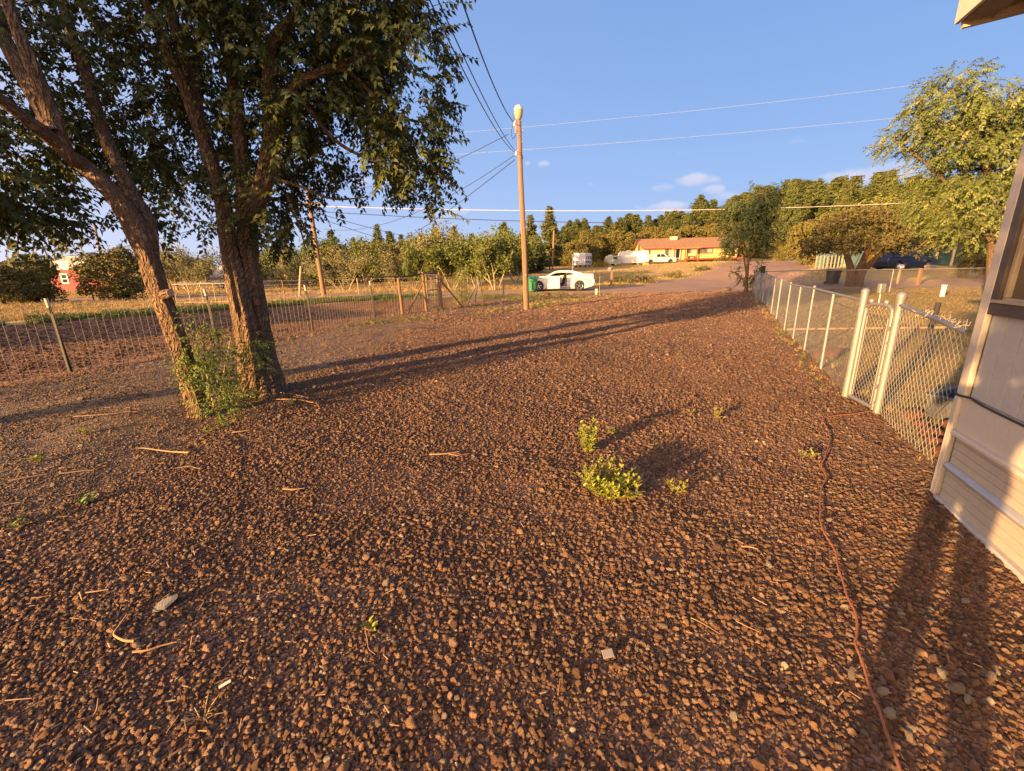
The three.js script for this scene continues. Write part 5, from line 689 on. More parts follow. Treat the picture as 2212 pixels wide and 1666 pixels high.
// ---------------------------------------------------------------- the yellow house and what stands beside it
const yel = mat(0.62, 0.46, 0.17, { map: rep(T.plaster, 1), rough: 0.8 }), maroon = mat(0.20, 0.055, 0.035, { map: T.grain, rough: 0.8 }), creamTrim = mat(0.62, 0.52, 0.36, { rough: 0.7 }), roofBrown = mat(0.34, 0.19, 0.10, { map: rep(T.patch, 1.2), bump: rep(T.rough, 2), bs: 0.02, rough: 0.9 });
{
  const a = AZ(1387, 81), b = AZ(1594, 80), t = thing('yellow_house', 'long yellow single storey house with a brown roof on the rise across the road', 'house', a.clone().add(b).multiplyScalar(0.5), -Math.atan2(b.z - a.z, b.x - a.x)), L = Math.hypot(b.x - a.x, b.z - a.z), W = 7.5;
  const gx = (z) => (z - 1540) / 66, by = (z) => 430 - 0.0205 * (z - 975), gy = (zx, zy) => (by(zx) - zy) / 66;   // measured on an enlargement of the front
  part(t, 'wall', [box(L - 0.4, 3.1, W, 0, 1.35, -W / 2)], yel);
  const rs = [[0.55, 2.78], [-W / 2, 4.55]], slope = Math.atan2(rs[1][1] - rs[0][1], rs[0][0] - rs[1][0]), sl = Math.hypot(rs[1][1] - rs[0][1], rs[0][0] - rs[1][0]);
  const rf = part(t, 'roof', [box(L + 0.7, 0.14, sl, 0, (rs[0][1] + rs[1][1]) / 2 + 0.06, (rs[0][0] + rs[1][0]) / 2, 0, slope), box(L + 0.7, 0.14, sl, 0, (rs[0][1] + rs[1][1]) / 2 + 0.06, -W / 2 - (rs[0][0] - rs[1][0]) / 2, 0, -slope)], roofBrown); part(rf, 'fascia', box(L + 0.74, 0.16, 0.05, 0, 2.74, 0.60), maroon);
  part(rf, 'cooler', [box(1.05, 0.55, 1.0, gx(1388), 4.55, -3.0), box(1.15, 0.08, 1.1, gx(1388), 4.86, -3.0)], creamTrim, 'pale evaporative cooler on the roof');
  part(t, 'gable', [prism([[-3.0, 2.60], [2.0, 2.60], [1.9, 2.95], [-2.9, 2.72]], 0.08).translate(gx(1500), 0, 0.68), box(5.2, 0.1, 1.1, gx(1480), 2.76, 0.25, 0, 0.1)], roofBrown);
  for (const k of [-1, 1]) part(t, 'gable_end', prism([[-W - 0.0, 2.7], [0, 2.7], [-W / 2, 4.48]], 0.06).rotateY(-Math.PI / 2).translate(k * (L / 2 - 0.22), 0, 0), yel);
  const wn = (x0, x1, y0, y1, panes, m = creamTrim) => { const cx = (gx(x0) + gx(x1)) / 2, w = gx(x1) - gx(x0), yb = gy(x0, y1), yt = Math.min(gy(x0, y0), 2.62), h = yt - yb, cy = (yt + yb) / 2, o = part(t, 'window', [box(w + 0.16, 0.09, 0.07, cx, yb - 0.02, 0.03), box(w + 0.16, 0.09, 0.07, cx, yt + 0.02, 0.03), box(0.09, h, 0.07, cx - w / 2 - 0.03, cy, 0.03), box(0.09, h, 0.07, cx + w / 2 + 0.03, cy, 0.03)], m); for (let i = 0; i < panes; i++) { part(o, 'pane', box(w / panes - 0.05, h - 0.08, 0.02, cx + (i + 0.5 - panes / 2) * w / panes, cy, 0.02), i === panes - 1 && panes > 1 ? mat(0.35, 0.32, 0.28, { rough: 0.3 }) : mat(0.10, 0.10, 0.10, { rough: 0.15 })); } part(o, 'sill', box(w + 0.3, 0.07, 0.14, cx, yb - 0.10, 0.05), m); };
  wn(1038, 1108, 248, 315, 2); wn(1238, 1334, 243, 320, 2); wn(1498, 1588, 228, 305, 2); wn(1622, 1790, 220, 293, 3, maroon);
  const d = part(t, 'door', [box(0.95, 1.95, 0.06, gx(1392), 1.78, 0.04)], mat(0.55, 0.55, 0.52, { rough: 0.4 })); part(d, 'pane', box(0.6, 1.5, 0.02, gx(1392), 1.85, 0.075), M.glass); part(d, 'door_frame', [box(0.12, 2.1, 0.1, gx(1392) - 0.55, 1.8, 0.05), box(0.12, 2.1, 0.1, gx(1392) + 0.55, 1.8, 0.05)], maroon);
  for (const x of [1345, 1470, 1605]) part(t, 'porch_post', box(0.14, 2.0, 0.14, gx(x), 1.72, 0.55), maroon);
  const dk = part(t, 'deck', [box(gx(2105) - gx(1470), 0.26, 2.0, (gx(2105) + gx(1470)) / 2, 0.80, 1.0)], maroon); for (const x of [1585, 1825, 2092]) part(dk, 'deck_post', box(0.2, 1.0, 0.2, gx(x), 0.25, 1.9), maroon);
  const rail = [box(gx(2100) - gx(1690), 0.05, 0.05, (gx(2100) + gx(1690)) / 2, 1.85, 1.93), box(gx(2100) - gx(1690), 0.04, 0.04, (gx(2100) + gx(1690)) / 2, 1.4, 1.93)]; for (const x of [1692, 1830, 1930, 2098]) rail.push(box(0.05, 1.0, 0.05, gx(x), 1.4, 1.93)); part(dk, 'railing', rail, M.greyWood); part(dk, 'bench', [box(1.3, 0.08, 0.4, gx(1535), 1.35, 0.4), box(0.08, 0.45, 0.36, gx(1500), 1.13, 0.4), box(0.08, 0.45, 0.36, gx(1570), 1.13, 0.4)], M.post);
  part(t, 'step', [box(1.3, 0.2, 0.5, gx(1420), 0.1, 1.9), box(1.3, 0.2, 0.5, gx(1420), 0.35, 1.5), box(1.3, 0.2, 0.5, gx(1420), 0.6, 1.1)], maroon); part(t, 'downpipe', [box(0.09, 2.5, 0.09, gx(1220), 1.5, 0.05)], creamTrim);
}
function trailer(name, label, cat, px, depth, len, ht, o) {
  const p = AZ(px, depth), t = thing(name, label, cat, p, o.turn || 0), prof = o.prof || [[-len / 2 + 0.5, 0.45], [len / 2, 0.45], [len / 2, ht], [-len / 2 + 0.35, ht], [-len / 2, ht * 0.72], [-len / 2 + 0.05, 0.8]];
  part(t, 'body', prism(prof, 2.2, 0.06), o.m || M.white); part(t, 'roof_vent', rbox(0.7, 0.22, 0.6, 0.05, -len * 0.18, ht + 0.1, 0), M.white);
  for (const s of [-1, 1]) { wheel(t, len * 0.12, s * 0.95, 0.34, 0.2, 5); part(t, 'wheel_arch', box(0.95, 0.12, 0.05, len * 0.12, 0.75, s * 1.115), M.grey); }
  if (o.stripe) part(t, 'stripe', [box(len * 0.9, 0.18, 0.02, 0.1, 1.05, 1.112)], o.stripe); part(t, 'tow_bar', [rod(V3(-len / 2 + 0.3, 0.5, 0.5), V3(-len / 2 - 1.0, 0.5, 0), 0.05), rod(V3(-len / 2 + 0.3, 0.5, -0.5), V3(-len / 2 - 1.0, 0.5, 0), 0.05), rod(V3(-len / 2 - 0.9, 0, 0), V3(-len / 2 - 0.9, 0.6, 0), 0.04)], M.grey);
  for (const [x, y, w, h] of o.win || []) { const q = part(t, 'window', box(w + 0.1, h + 0.1, 0.03, x, y, 1.105), M.grey); part(q, 'pane', box(w, h, 0.01, x, y, 1.124), M.glass); }
}
trailer('travel_trailer', 'large white box trailer parked left of the white pickup', 'trailer', 1366, 82, 5.0, 2.45, {});
trailer('travel_trailer', 'small pale camper between the motorhome and the large white trailer', 'trailer', 1323, 80, 2.5, 1.75, { m: mat(0.55, 0.56, 0.47, { rough: 0.3, map: T.patch }), stripe: mat(0.25, 0.33, 0.22, { rough: 0.5 }), win: [[0.2, 1.4, 0.7, 0.4]] });
{
  const p = AZ(1259, 77), t = thing('motorhome', 'white motorhome with its rear end facing the viewer, beside the open shelter', 'motorhome', p, 1.15), L = 5.2; t.scale.setScalar(0.88);
  part(t, 'body', prism([[-L / 2, 0.5], [L / 2 - 0.9, 0.45], [L / 2, 0.7], [L / 2, 1.3], [L / 2 - 0.5, 1.5], [L / 2 - 0.2, 2.45], [L / 2 - 0.5, 2.6], [-L / 2 + 0.15, 2.6], [-L / 2, 2.4]], 2.25, 0.06), M.white);
  for (const s of [-1, 1]) { wheel(t, 1.5, s * 0.95, 0.36, 0.22, 6); wheel(t, -1.4, s * 0.95, 0.36, 0.22, 6); part(t, 'stripe', box(L * 0.8, 0.3, 0.02, -0.2, 1.0, s * 1.127), mat(0.35, 0.10, 0.07, { rough: 0.5 })); for (const x of [-1.4, 0.1, 1.4]) { const w = part(t, 'window', box(0.8, 0.55, 0.03, x, 1.85, s * 1.125), M.grey); part(w, 'pane', box(0.7, 0.45, 0.01, x, 1.85, s * 1.146), M.glass); } }
  const w = part(t, 'window', box(0.03, 0.5, 0.75, -L / 2 - 0.005, 1.75, 0), M.grey); part(w, 'pane', [box(0.01, 0.4, 0.3, -L / 2 - 0.024, 1.75, -0.17), box(0.01, 0.4, 0.3, -L / 2 - 0.024, 1.75, 0.17)], M.glass); part(t, 'spare_cover', [mv(new THREE.CylinderGeometry(0.36, 0.36, 0.2, 20).rotateZ(Math.PI / 2), -L / 2 - 0.1, 0.95, -0.5), mv(new THREE.CylinderGeometry(0.3, 0.3, 0.16, 20).rotateZ(Math.PI / 2), -L / 2 - 0.08, 0.85, 0.5)], mat(0.62, 0.66, 0.72, { rough: 0.4 }));
}
{ const p = AZ(1237, 62), t = thing('standpipe', 'tall white pipe post standing left of the motorhome', 'post', p); part(t, 'pipe', rod(V3(0, -0.1, 0), V3(0, 2.3, 0), 0.11, 0.11, 14), M.white); part(t, 'cap', rbox(0.34, 0.12, 0.3, 0.04, 0, 2.33, 0), M.white); }
{
  const p = AZ(1214, 86), t = thing('open_shelter', 'dark open wooden shelter with a slanting roof under the pines', 'shelter', p, 0.2); t.scale.setScalar(1.25);
  for (const [x, z] of [[-1.6, -1.4], [1.6, -1.4], [-1.6, 1.4], [1.6, 1.4]]) part(t, 'post', box(0.16, 2.7, 0.16, x, 1.3, z), M.post); part(t, 'roof', [box(4.4, 0.14, 3.6, 0, 2.75, 0, 0, 0, 0.16)], mat(0.07, 0.05, 0.04, { map: T.grain })); part(t, 'wall', box(3.4, 1.2, 0.08, 0, 0.7, -1.5), mat(0.05, 0.04, 0.035)); part(t, 'rafter', [-1, 0, 1].map((z) => box(4.4, 0.1, 0.1, 0, 2.64, z, 0, 0, 0.16)), M.post);
}
function bush(name, label, p, rx, ry, n, col, seed, size = 1, cat = 'shrub', group) { const t = thing(name, label, cat, p, 0, group), w = [], R = rng(seed); for (let i = 0; i < 8; i++) { const a = R() * 6.28; w.push(rod(V3(0, -0.02, 0), V3(Math.cos(a) * rx * 0.6, ry * (0.9 + 0.8 * R()), Math.sin(a) * rx * 0.6), 0.012 * size, 0.004, 4)); } part(t, 'stem', w, M.barkFar); fillCrown(t, [[V3(0, ry * 0.85, 0), rx, ry, rx, 1], [V3(rx * 0.4, ry * 0.6, 0.1), rx * 0.7, ry * 0.7, rx * 0.7, 0.4]], n, seed, (R2) => { const k = 0.6 + 0.7 * R2(); return C(col[0] * k, col[1] * k, col[2] * k); }, size, smallSpray); }
bush('roadside_shrub', 'big rounded grey green shrub by the road right of the mailbox post', AZ(1375, 40), 1.5, 0.62, 900, [0.13, 0.125, 0.045], 201, 1.5); bush('roadside_shrub', 'dark left part shrub touching the mailbox post', AZ(1338, 41), 0.8, 0.6, 500, [0.10, 0.10, 0.035], 202, 1.5);
bush('roadside_shrub', 'small shrub in the dry grass below the pickup', AZ(1452, 47), 0.9, 0.45, 360, [0.15, 0.14, 0.05], 203, 1.5); bush('roadside_shrub', 'small shrub in the dry grass near the dirt drive', AZ(1512, 52), 1.0, 0.40, 360, [0.14, 0.13, 0.05], 204, 1.5); bush('golden_bush', 'golden yellow bush between the motorhome and the small camper', AZ(1292, 74), 1.5, 0.65, 480, [0.33, 0.22, 0.03], 205, 1.8); bush('deck_bush', 'low green bush under the deck of the yellow house', AZ(1560, 77), 1.6, 0.4, 420, [0.12, 0.13, 0.03], 206, 1.6);
{ const p = AZ(1322, 36), t = thing('mailbox', 'weathered mailbox on a wooden post at the far side of the road', 'mailbox', p); part(t, 'post', box(0.14, 1.35, 0.14, 0, 0.6, 0), M.pole); part(t, 'box', [rbox(0.24, 0.24, 0.5, 0.09, -0.16, 1.38, 0), box(0.5, 0.05, 0.3, -0.05, 1.24, 0)], M.grey); part(t, 'bracket', box(0.08, 0.4, 0.1, 0.02, 1.4, -0.06), M.post); }
{ const p = AZ(1950, 30.5), t = thing('mailbox', 'white rounded mailbox on a pale post beyond the yard fence', 'mailbox', p, 0.4); part(t, 'post', box(0.12, 1.1, 0.12, 0, 0.5, 0), M.paleBark); part(t, 'box', [rbox(0.5, 0.28, 0.24, 0.1, 0, 1.18, 0)], M.white); part(t, 'flag', box(0.03, 0.18, 0.06, 0.2, 1.32, 0.13), M.redLamp); }
{ const p = AZ(2003, 29.5), t = thing('mailbox', 'brown wooden mailbox stand with a crooked arm right of the white mailbox', 'mailbox', p, 0.2); part(t, 'post', [box(0.16, 1.1, 0.16, -0.3, 0.5, 0), box(0.9, 0.11, 0.12, 0.05, 1.0, 0, 0, 0, -0.12)], mat(0.22, 0.12, 0.07, { map: T.grain })); part(t, 'box', rbox(0.7, 0.26, 0.3, 0.06, 0.4, 1.16, 0), M.greyWood); }
{ const p = AZ(2055, 20), t = thing('white_stub_post', 'short white post standing in the dry yard near the mobile home', 'post', p); part(t, 'post', [rbox(0.13, 0.52, 0.13, 0.02, 0, 0.24, 0), rbox(0.15, 0.04, 0.15, 0.015, 0, 0.51, 0)], M.white); }
{ const a = AZ(2062, 46), t = thing('teal_house', 'teal house with cream trim half hidden by trees at the right', 'house', a, -0.35); part(t, 'wall', [box(12, 2.9, 7, 3.5, 1.4, -3.5)], mat(0.05, 0.13, 0.14, { map: T.plaster, rough: 0.8 })); part(t, 'upper_wall', prism([[-2.6, 2.85], [9.6, 2.85], [9.6, 3.2], [3.5, 6.0], [-2.6, 3.2]], 0.2).translate(0, 0, 0.02), mat(0.44, 0.35, 0.25, { map: T.plaster, rough: 0.8 })); const r = part(t, 'roof', [box(7.2, 0.16, 7.8, 0.3, 4.65, -3.5, 0, 0, 0.43), box(7.2, 0.16, 7.8, 6.7, 4.65, -3.5, 0, 0, -0.43)], mat(0.16, 0.15, 0.15, { map: T.patch })); for (const x of [-1.1, 1.6]) { const w = part(t, 'window', box(1.1, 1.1, 0.06, x, 3.75, 0.14), creamTrim); part(w, 'pane', box(0.9, 0.9, 0.02, x, 3.75, 0.175), M.glass); } part(t, 'porch_post', [-2.2, -0.9, 0.4].map((x) => box(0.18, 2.7, 0.18, x, 1.3, 1.6)), creamTrim); part(t, 'porch_roof', box(4.4, 0.16, 2.2, -0.8, 2.78, 1.0, 0, 0.12), creamTrim); part(t, 'lattice', [0, 1, 2, 3, 4, 5].map((i) => box(0.3, 0.2, 0.05, 0.4 + (i % 2) * 0.5, 0.5 + i * 0.38, 1.62)), creamTrim); }
{ const a = AZ(1795, 43), t = thing('picket_fence', 'open white post and wire fence behind the black bin', 'fence', a, 0.1); for (let i = 0; i < 9; i++) part(t, 'post', box(0.07, 1.25 + 0.05 * (i % 3), 0.07, -1.5 + i * 0.48, 0.55, -i * 0.1), M.paleBark); part(t, 'rail', [box(4.0, 0.05, 0.05, 0.4, 1.2, -0.45, 0.2), box(4.0, 0.05, 0.05, 0.4, 0.5, -0.45, 0.2)], M.galv); }
{ const a = AZ(1824, 44), t = thing('teal_shed', 'pale teal shed wall behind the white posts', 'shed', a, 0.1); part(t, 'wall', box(4.4, 1.5, 1.6, 0.6, 0.75, -0.9), mat(0.09, 0.16, 0.16, { map: T.plaster })); part(t, 'roof', box(4.7, 0.1, 2.0, 0.6, 1.55, -0.9, 0, 0.06), M.grey); part(t, 'door', box(0.8, 1.3, 0.04, 0.2, 0.66, -0.08), mat(0.25, 0.36, 0.36)); }
{ const a = AZ(1872, 36.5), t = thing('yellow_slide', 'bright yellow plastic slide standing behind the juniper trunks', 'slide', a, 0.3); part(t, 'chute', [rbox(0.62, 2.0, 0.08, 0.03, 0, 1.35, 0, 0, -0.12), rbox(0.07, 2.0, 0.2, 0.03, -0.31, 1.35, 0.08, 0, -0.12), rbox(0.07, 2.0, 0.2, 0.03, 0.31, 1.35, 0.08, 0, -0.12)], mat(0.62, 0.36, 0.01, { rough: 0.4 })); part(t, 'ladder', [rod(V3(-0.3, 0, -0.8), V3(-0.3, 2.2, -0.2), 0.04), rod(V3(0.3, 0, -0.8), V3(0.3, 2.2, -0.2), 0.04)], M.grey); }
{ const a = AZ(157, 52), t = thing('red_barn', 'red barn with a pale metal roof between two junipers', 'barn', a, 0.12); part(t, 'wall', [box(7, 2.5, 5, 1.0, 1.2, -2.5)], mat(0.33, 0.05, 0.048, { map: T.plaster, rough: 0.7 })); part(t, 'roof', [box(7.4, 0.1, 1.5, 1.0, 2.85, -0.55, 0, 0.85), box(7.4, 0.1, 2.4, 1.0, 3.55, -2.0, 0, 0.22), box(7.4, 0.1, 3.6, 1.0, 3.2, -4.2, 0, -0.45)], mat(0.66, 0.62, 0.58, { rough: 0.45, map: T.grain })); const w = part(t, 'window', box(0.75, 1.15, 0.06, -0.9, 1.45, 0.03), M.white); part(w, 'pane', [box(0.5, 0.4, 0.02, -0.9, 1.7, 0.065), box(0.5, 0.4, 0.02, -0.9, 1.2, 0.065)], M.glass); }
{ const a = AZ(472, 50), t = thing('camper', 'white camper glimpsed behind the tube gate', 'trailer', a, 0.2); part(t, 'body', rbox(3.4, 2.0, 2.2, 0.2, 0, 1.5, 0), M.white); const w = part(t, 'window', box(0.9, 0.6, 0.05, -0.6, 1.8, 1.1), M.grey); part(w, 'pane', box(0.75, 0.45, 0.02, -0.6, 1.8, 1.132), M.glass); part(t, 'stripe', box(3.1, 0.2, 0.03, 0, 1.1, 1.095), mat(0.4, 0.16, 0.1)); for (const s of [-1, 1]) wheel(t, 0.4, s * 0.95, 0.32, 0.2, 5); }
{ const a = AZ(598, 52), t = thing('dark_shed', 'low shed with a dark slanting roof behind the double trunk tree', 'shed', a, 0.3); part(t, 'wall', box(4.6, 1.8, 3, 0.5, 0.9, -1.5), mat(0.28, 0.30, 0.32, { map: T.plaster })); part(t, 'roof', box(5.6, 0.14, 3.8, 0.3, 2.25, -1.4, 0, 0, -0.16), mat(0.035, 0.035, 0.04, { map: T.grain })); part(t, 'door', box(0.9, 1.6, 0.05, -0.4, 0.8, 0.02), M.grey); }
{ // long building outside the frame on the left whose shadow lies over the tilled soil
  const t = thing('outbuilding', 'long low outbuilding out of the picture on the left', 'outbuilding', [-25.5, 0, -4.0], 0.83); const m = mat(0.5, 0.44, 0.36, { map: T.plaster }); part(t, 'wall', box(4.0, 2.9, 7.6, 0, 1.45, 0), m); part(t, 'roof', [box(2.5, 0.12, 8.2, -1.05, 3.2, 0, 0, 0, 0.33), box(2.5, 0.12, 8.2, 1.05, 3.2, 0, 0, 0, -0.33)], roofBrown); const w = part(t, 'window', box(0.06, 1.0, 1.2, 2.0, 1.6, 1.5), M.white); part(w, 'pane', box(0.03, 0.85, 1.05, 2.03, 1.6, 1.5), M.glass); part(t, 'door', box(0.06, 2.0, 0.9, 2.0, 1.0, -1.4), M.post); }

// ---------------------------------------------------------------- things lying or growing in the yard
{
  const pts = [[1880, 893], [1840, 900], [1800, 904], [1778, 911], [1788, 935], [1792, 956], [1780, 996], [1774, 1016], [1784, 1037], [1774, 1061], [1770, 1110], [1775, 1151], [1799, 1193], [1812, 1244], [1829, 1298], [1845, 1335], [1850, 1382], [1845, 1401], [1863, 1450], [1883, 1514], [1904, 1572], [1924, 1626], [1937, 1666], [1965, 1760]].map(([x, y]) => G(x, y, 0.028)), t = thing('extension_cord', 'dusty orange extension cord snaking over the gravel towards the walk gate', 'cord', pts[0]), cv = new THREE.CatmullRomCurve3(pts), R = rng(3), a = [], b = [];
  const n = 260; for (let i = 0; i <= n; i++) { const p = cv.getPointAt(i / n).sub(pts[0]), k = i * 1.1, e = 0.0034 * (i < n * 0.5 ? 1 : 0.55), w = 0.0025 * Math.sin(i * 0.45) ; a.push(p.clone().add(V3(Math.cos(k) * e + w, Math.sin(k) * e, 0))); b.push(p.clone().add(V3(-Math.cos(k) * e + w, -Math.sin(k) * e, 0))); }
  const cm = mat(0.34, 0.135, 0.065, { map: rep(T.patch, 6), rough: 0.55 }); part(t, 'cord_strand', tube(a, 0.0046, 7, 1), cm, undefined, true); part(t, 'cord_strand', tube(b, 0.0046, 7, 1), cm, undefined, true);
}
function weed(label, p, stems, ht, spreadR, seed, leafK = 1, col = [0.20, 0.24, 0.02], group) {
  const R = rng(seed), t = thing('weed', label, 'weed', p, 0, group), w = [], pos = [];
  const leaf = (b, d, l) => { const up = V3(R() - 0.5, 1, R() - 0.5), s = V3().crossVectors(d, up).normalize(), n = V3().crossVectors(s, d), at = (u, v, k) => b.clone().addScaledVector(d, u * l).addScaledVector(s, v * l).addScaledVector(n, k * l), c = [at(0, 0, 0), at(0.5, 0, 0.0), at(1, 0, -0.1)]; for (const q of [1, -1]) { const e1 = at(0.3, q * 0.24, 0.08), e2 = at(0.65, q * 0.22, 0.06); for (const f of [[c[0], c[1], e1], [c[1], e2, e1], [c[1], c[2], e2]]) for (const v of f) pos.push(v.x, v.y, v.z); } };
  for (let i = 0; i < stems; i++) { const a = R() * 6.28, rr = spreadR * Math.sqrt(R()) * 0.4, h = ht * (0.55 + 0.45 * R()) * (1 - 0.35 * rr / spreadR), b = V3(Math.cos(a) * rr, 0.0, Math.sin(a) * rr), e = b.clone().add(V3(Math.cos(a) * spreadR * (0.25 + 0.5 * R()), h, Math.sin(a) * spreadR * (0.25 + 0.5 * R()))), m = b.clone().lerp(e, 0.5).add(V3(0, h * 0.12, 0)); w.push(tube([b, m, e], [0.0035, 0.0025, 0.001], 4, 3));
    const cv = new THREE.CatmullRomCurve3([b, m, e]), nl = Math.max(4, Math.round(h / 0.02)); for (let k = 0; k < nl; k++) { const u = 0.08 + 0.92 * k / nl, q = cv.getPoint(u), an = k * 2.4 + R(), d = V3(Math.cos(an), 0.35 + 0.7 * u + 0.3 * R(), Math.sin(an)).normalize(); leaf(q, d, leafK * (0.032 + 0.03 * R()) * (1.15 - 0.45 * u)); } }
  part(t, 'stem', w, mat(0.16, 0.15, 0.04), undefined, true);
  const g = new THREE.BufferGeometry(); g.setAttribute('position', new THREE.Float32BufferAttribute(pos, 3)); g.computeVertexNormals(); part(t, 'leaves', g, mat(col[0], col[1], col[2], { double: true, rough: 0.6 }));
}
weed('tall narrow bright green seedling in the gravel, upper of the two big weeds', G(1268, 976), 17, 0.36, 0.12, 1, 0.95); weed('widest bright green leafy weed in the gravel, below the tall seedling', G(1312, 1066), 80, 0.22, 0.27, 2, 0.9); weed('small weed at the right foot of the widest weed', G(1362, 1078), 7, 0.17, 0.10, 3, 1.0, [0.20, 0.20, 0.03]); weed('small sparse weed in the gravel right of the widest weed', G(1458, 1062), 9, 0.13, 0.12, 4, 0.9, [0.20, 0.20, 0.035]); weed('tiny weed just right of the tall seedling', G(1318, 938), 6, 0.08, 0.07, 5, 0.9); weed('small upright weed in the gravel toward the fence, right of two', G(1550, 905), 6, 0.17, 0.06, 6, 0.9, [0.22, 0.21, 0.03]); weed('small weed in the gravel toward the fence, left of two', G(1492, 898), 5, 0.09, 0.07, 7, 0.8, [0.20, 0.19, 0.05]);
weed('pale green tuft of weed beside the extension cord', G(1742, 985), 9, 0.08, 0.11, 8, 1.0, [0.24, 0.22, 0.07]); weed('little green weed on the left gravel below the lone twig', G(192, 1085), 6, 0.06, 0.09, 9, 1.0, [0.12, 0.19, 0.05]); weed('little green weed near the left edge of the gravel', G(48, 1136), 7, 0.07, 0.09, 10, 1.0, [0.17, 0.19, 0.04]); weed('little yellow green weed left of the leaning tree foot', G(188, 938), 6, 0.09, 0.08, 11, 1.0); weed('little green weed at the far left beside the twigs', G(85, 998), 7, 0.10, 0.08, 12, 1.0); weed('tiny two leaved weed in the dark foreground gravel', G(802, 1357), 3, 0.045, 0.035, 13, 1.0); weed('little weed in front of the leaning tree foot', G(450, 935), 4, 0.09, 0.05, 14, 1.0); weed('low weed right of the double tree foot', G(632, 870), 6, 0.07, 0.12, 15, 0.9, [0.14, 0.18, 0.04]);
const TW = 0.68, twigM = [mat(0.46, 0.29, 0.15, { map: rep(T.wood, 8, 1), rough: 0.85 }), mat(0.36, 0.22, 0.12, { map: rep(T.wood, 8, 1), rough: 0.85 })];
function twig(label, pts, r, k = 0) { const P = pts.map(([x, y]) => G(x, y, r + 0.022)), b = P[0].clone(); const t = solo('twig', tube(P.map((p) => p.clone().sub(b)), P.map((_, i) => r * TW * (1 - 0.55 * i / (P.length - 1))), 7, 5, { ridge: 0.2, seed: r * 1e4 }), twigM[k], label, 'twig', undefined, true); t.position.copy(b); }
twig('long pale bare twig lying in front of the leaning tree', [[410, 985], [372, 983], [340, 979], [300, 975], [262, 985]], 0.013); twig('hooked twig with a bent end in the left foreground', [[294, 1397], [274, 1396], [256, 1388], [250, 1380], [262, 1362], [278, 1338]], 0.010); twig('straight pale stick below the hooked twig', [[290, 1420], [322, 1416], [352, 1406], [385, 1398]], 0.008); twig('twig angled left above the hooked twig', [[188, 1290], [212, 1287], [237, 1283]], 0.007); twig('short twig at the far left of the foreground gravel', [[72, 1301], [90, 1300], [108, 1296]], 0.006, 1);
twig('thin twig at the right foot of the double tree, upper of two', [[560, 848], [598, 852], [640, 858], [668, 866]], 0.010); twig('thin twig at the right foot of the double tree, lower of two', [[590, 868], [640, 868], [680, 876], [690, 884]], 0.010); twig('stout pale stick beside the gravel weeds, left of the tall seedling', [[928, 989], [960, 988], [992, 983]], 0.012); twig('short stick right of the stout pale stick', [[970, 988], [990, 990], [1012, 986]], 0.008, 1); twig('bent thin twig in the centre foreground', [[790, 1372], [795, 1393], [798, 1412], [812, 1424]], 0.004, 1); twig('short stick left of the widest weed', [[612, 1064], [636, 1065], [660, 1062]], 0.009); twig('straight twig at the very bottom left of centre', [[372, 1646], [392, 1634], [410, 1622]], 0.008); twig('upright looking broken stem near the bottom left', [[208, 1556], [213, 1545], [216, 1520]], 0.006); twig('short stick right of the widest weed, near the cord', [[1600, 1190], [1618, 1191], [1636, 1196]], 0.008); twig('thin straw stem lying left of the cord in the foreground', [[1492, 1344], [1520, 1358], [1555, 1380]], 0.003); twig('second thin straw stem right of the first', [[1588, 1350], [1610, 1362], [1642, 1376]], 0.003);
twig('pale twig left of the lone long twig, among the weeds', [[130, 1030], [165, 1026], [205, 1022]], 0.009, 1); twig('twig lying at the left edge below the grey gravel', [[20, 1046], [60, 1038], [105, 1030]], 0.008); twig('short stick in front of the leaning tree foot', [[502, 940], [520, 938], [540, 935]], 0.009); twig('small stick in the middle of the yard', [[905, 876], [918, 885], [930, 894]], 0.006, 1); twig('long thin stick at the far left of the gravel', [[160, 905], [230, 900], [300, 893]], 0.008, 1); twig('curved twig under the tree on the left gravel', [[380, 1018], [410, 1014], [435, 1020]], 0.006);
const rockGeo = [1, 2, 3, 4].map((s) => stone(1, s * 7 + 20, 0.6));
function rock(name, label, p, sx, sy, sz, m, turn, k = 0, cat = 'stone') { const o = new THREE.Mesh(rockGeo[k % 4], m); o.name = numbered(name); o.position.copy(p); o.position.y += sy * 0.22; o.scale.set(sx, sy, sz); o.rotation.set(0.1, turn, 0.08); o.castShadow = o.receiveShadow = true; scene.add(o); tag(o, label, cat); }
const paleStone = mat(0.64, 0.57, 0.47, { map: rep(T.patch, 3), bump: rep(T.rough, 3), bs: 0.05, rough: 0.9 }), paleStone2 = mat(0.50, 0.41, 0.31, { map: rep(T.patch, 3), bump: rep(T.rough, 3), bs: 0.05, rough: 0.9 }), redRock = mat(0.36, 0.135, 0.065, { map: rep(T.patch, 1), bump: rep(T.rough, 1.5), bs: 0.08, rough: 0.95 });
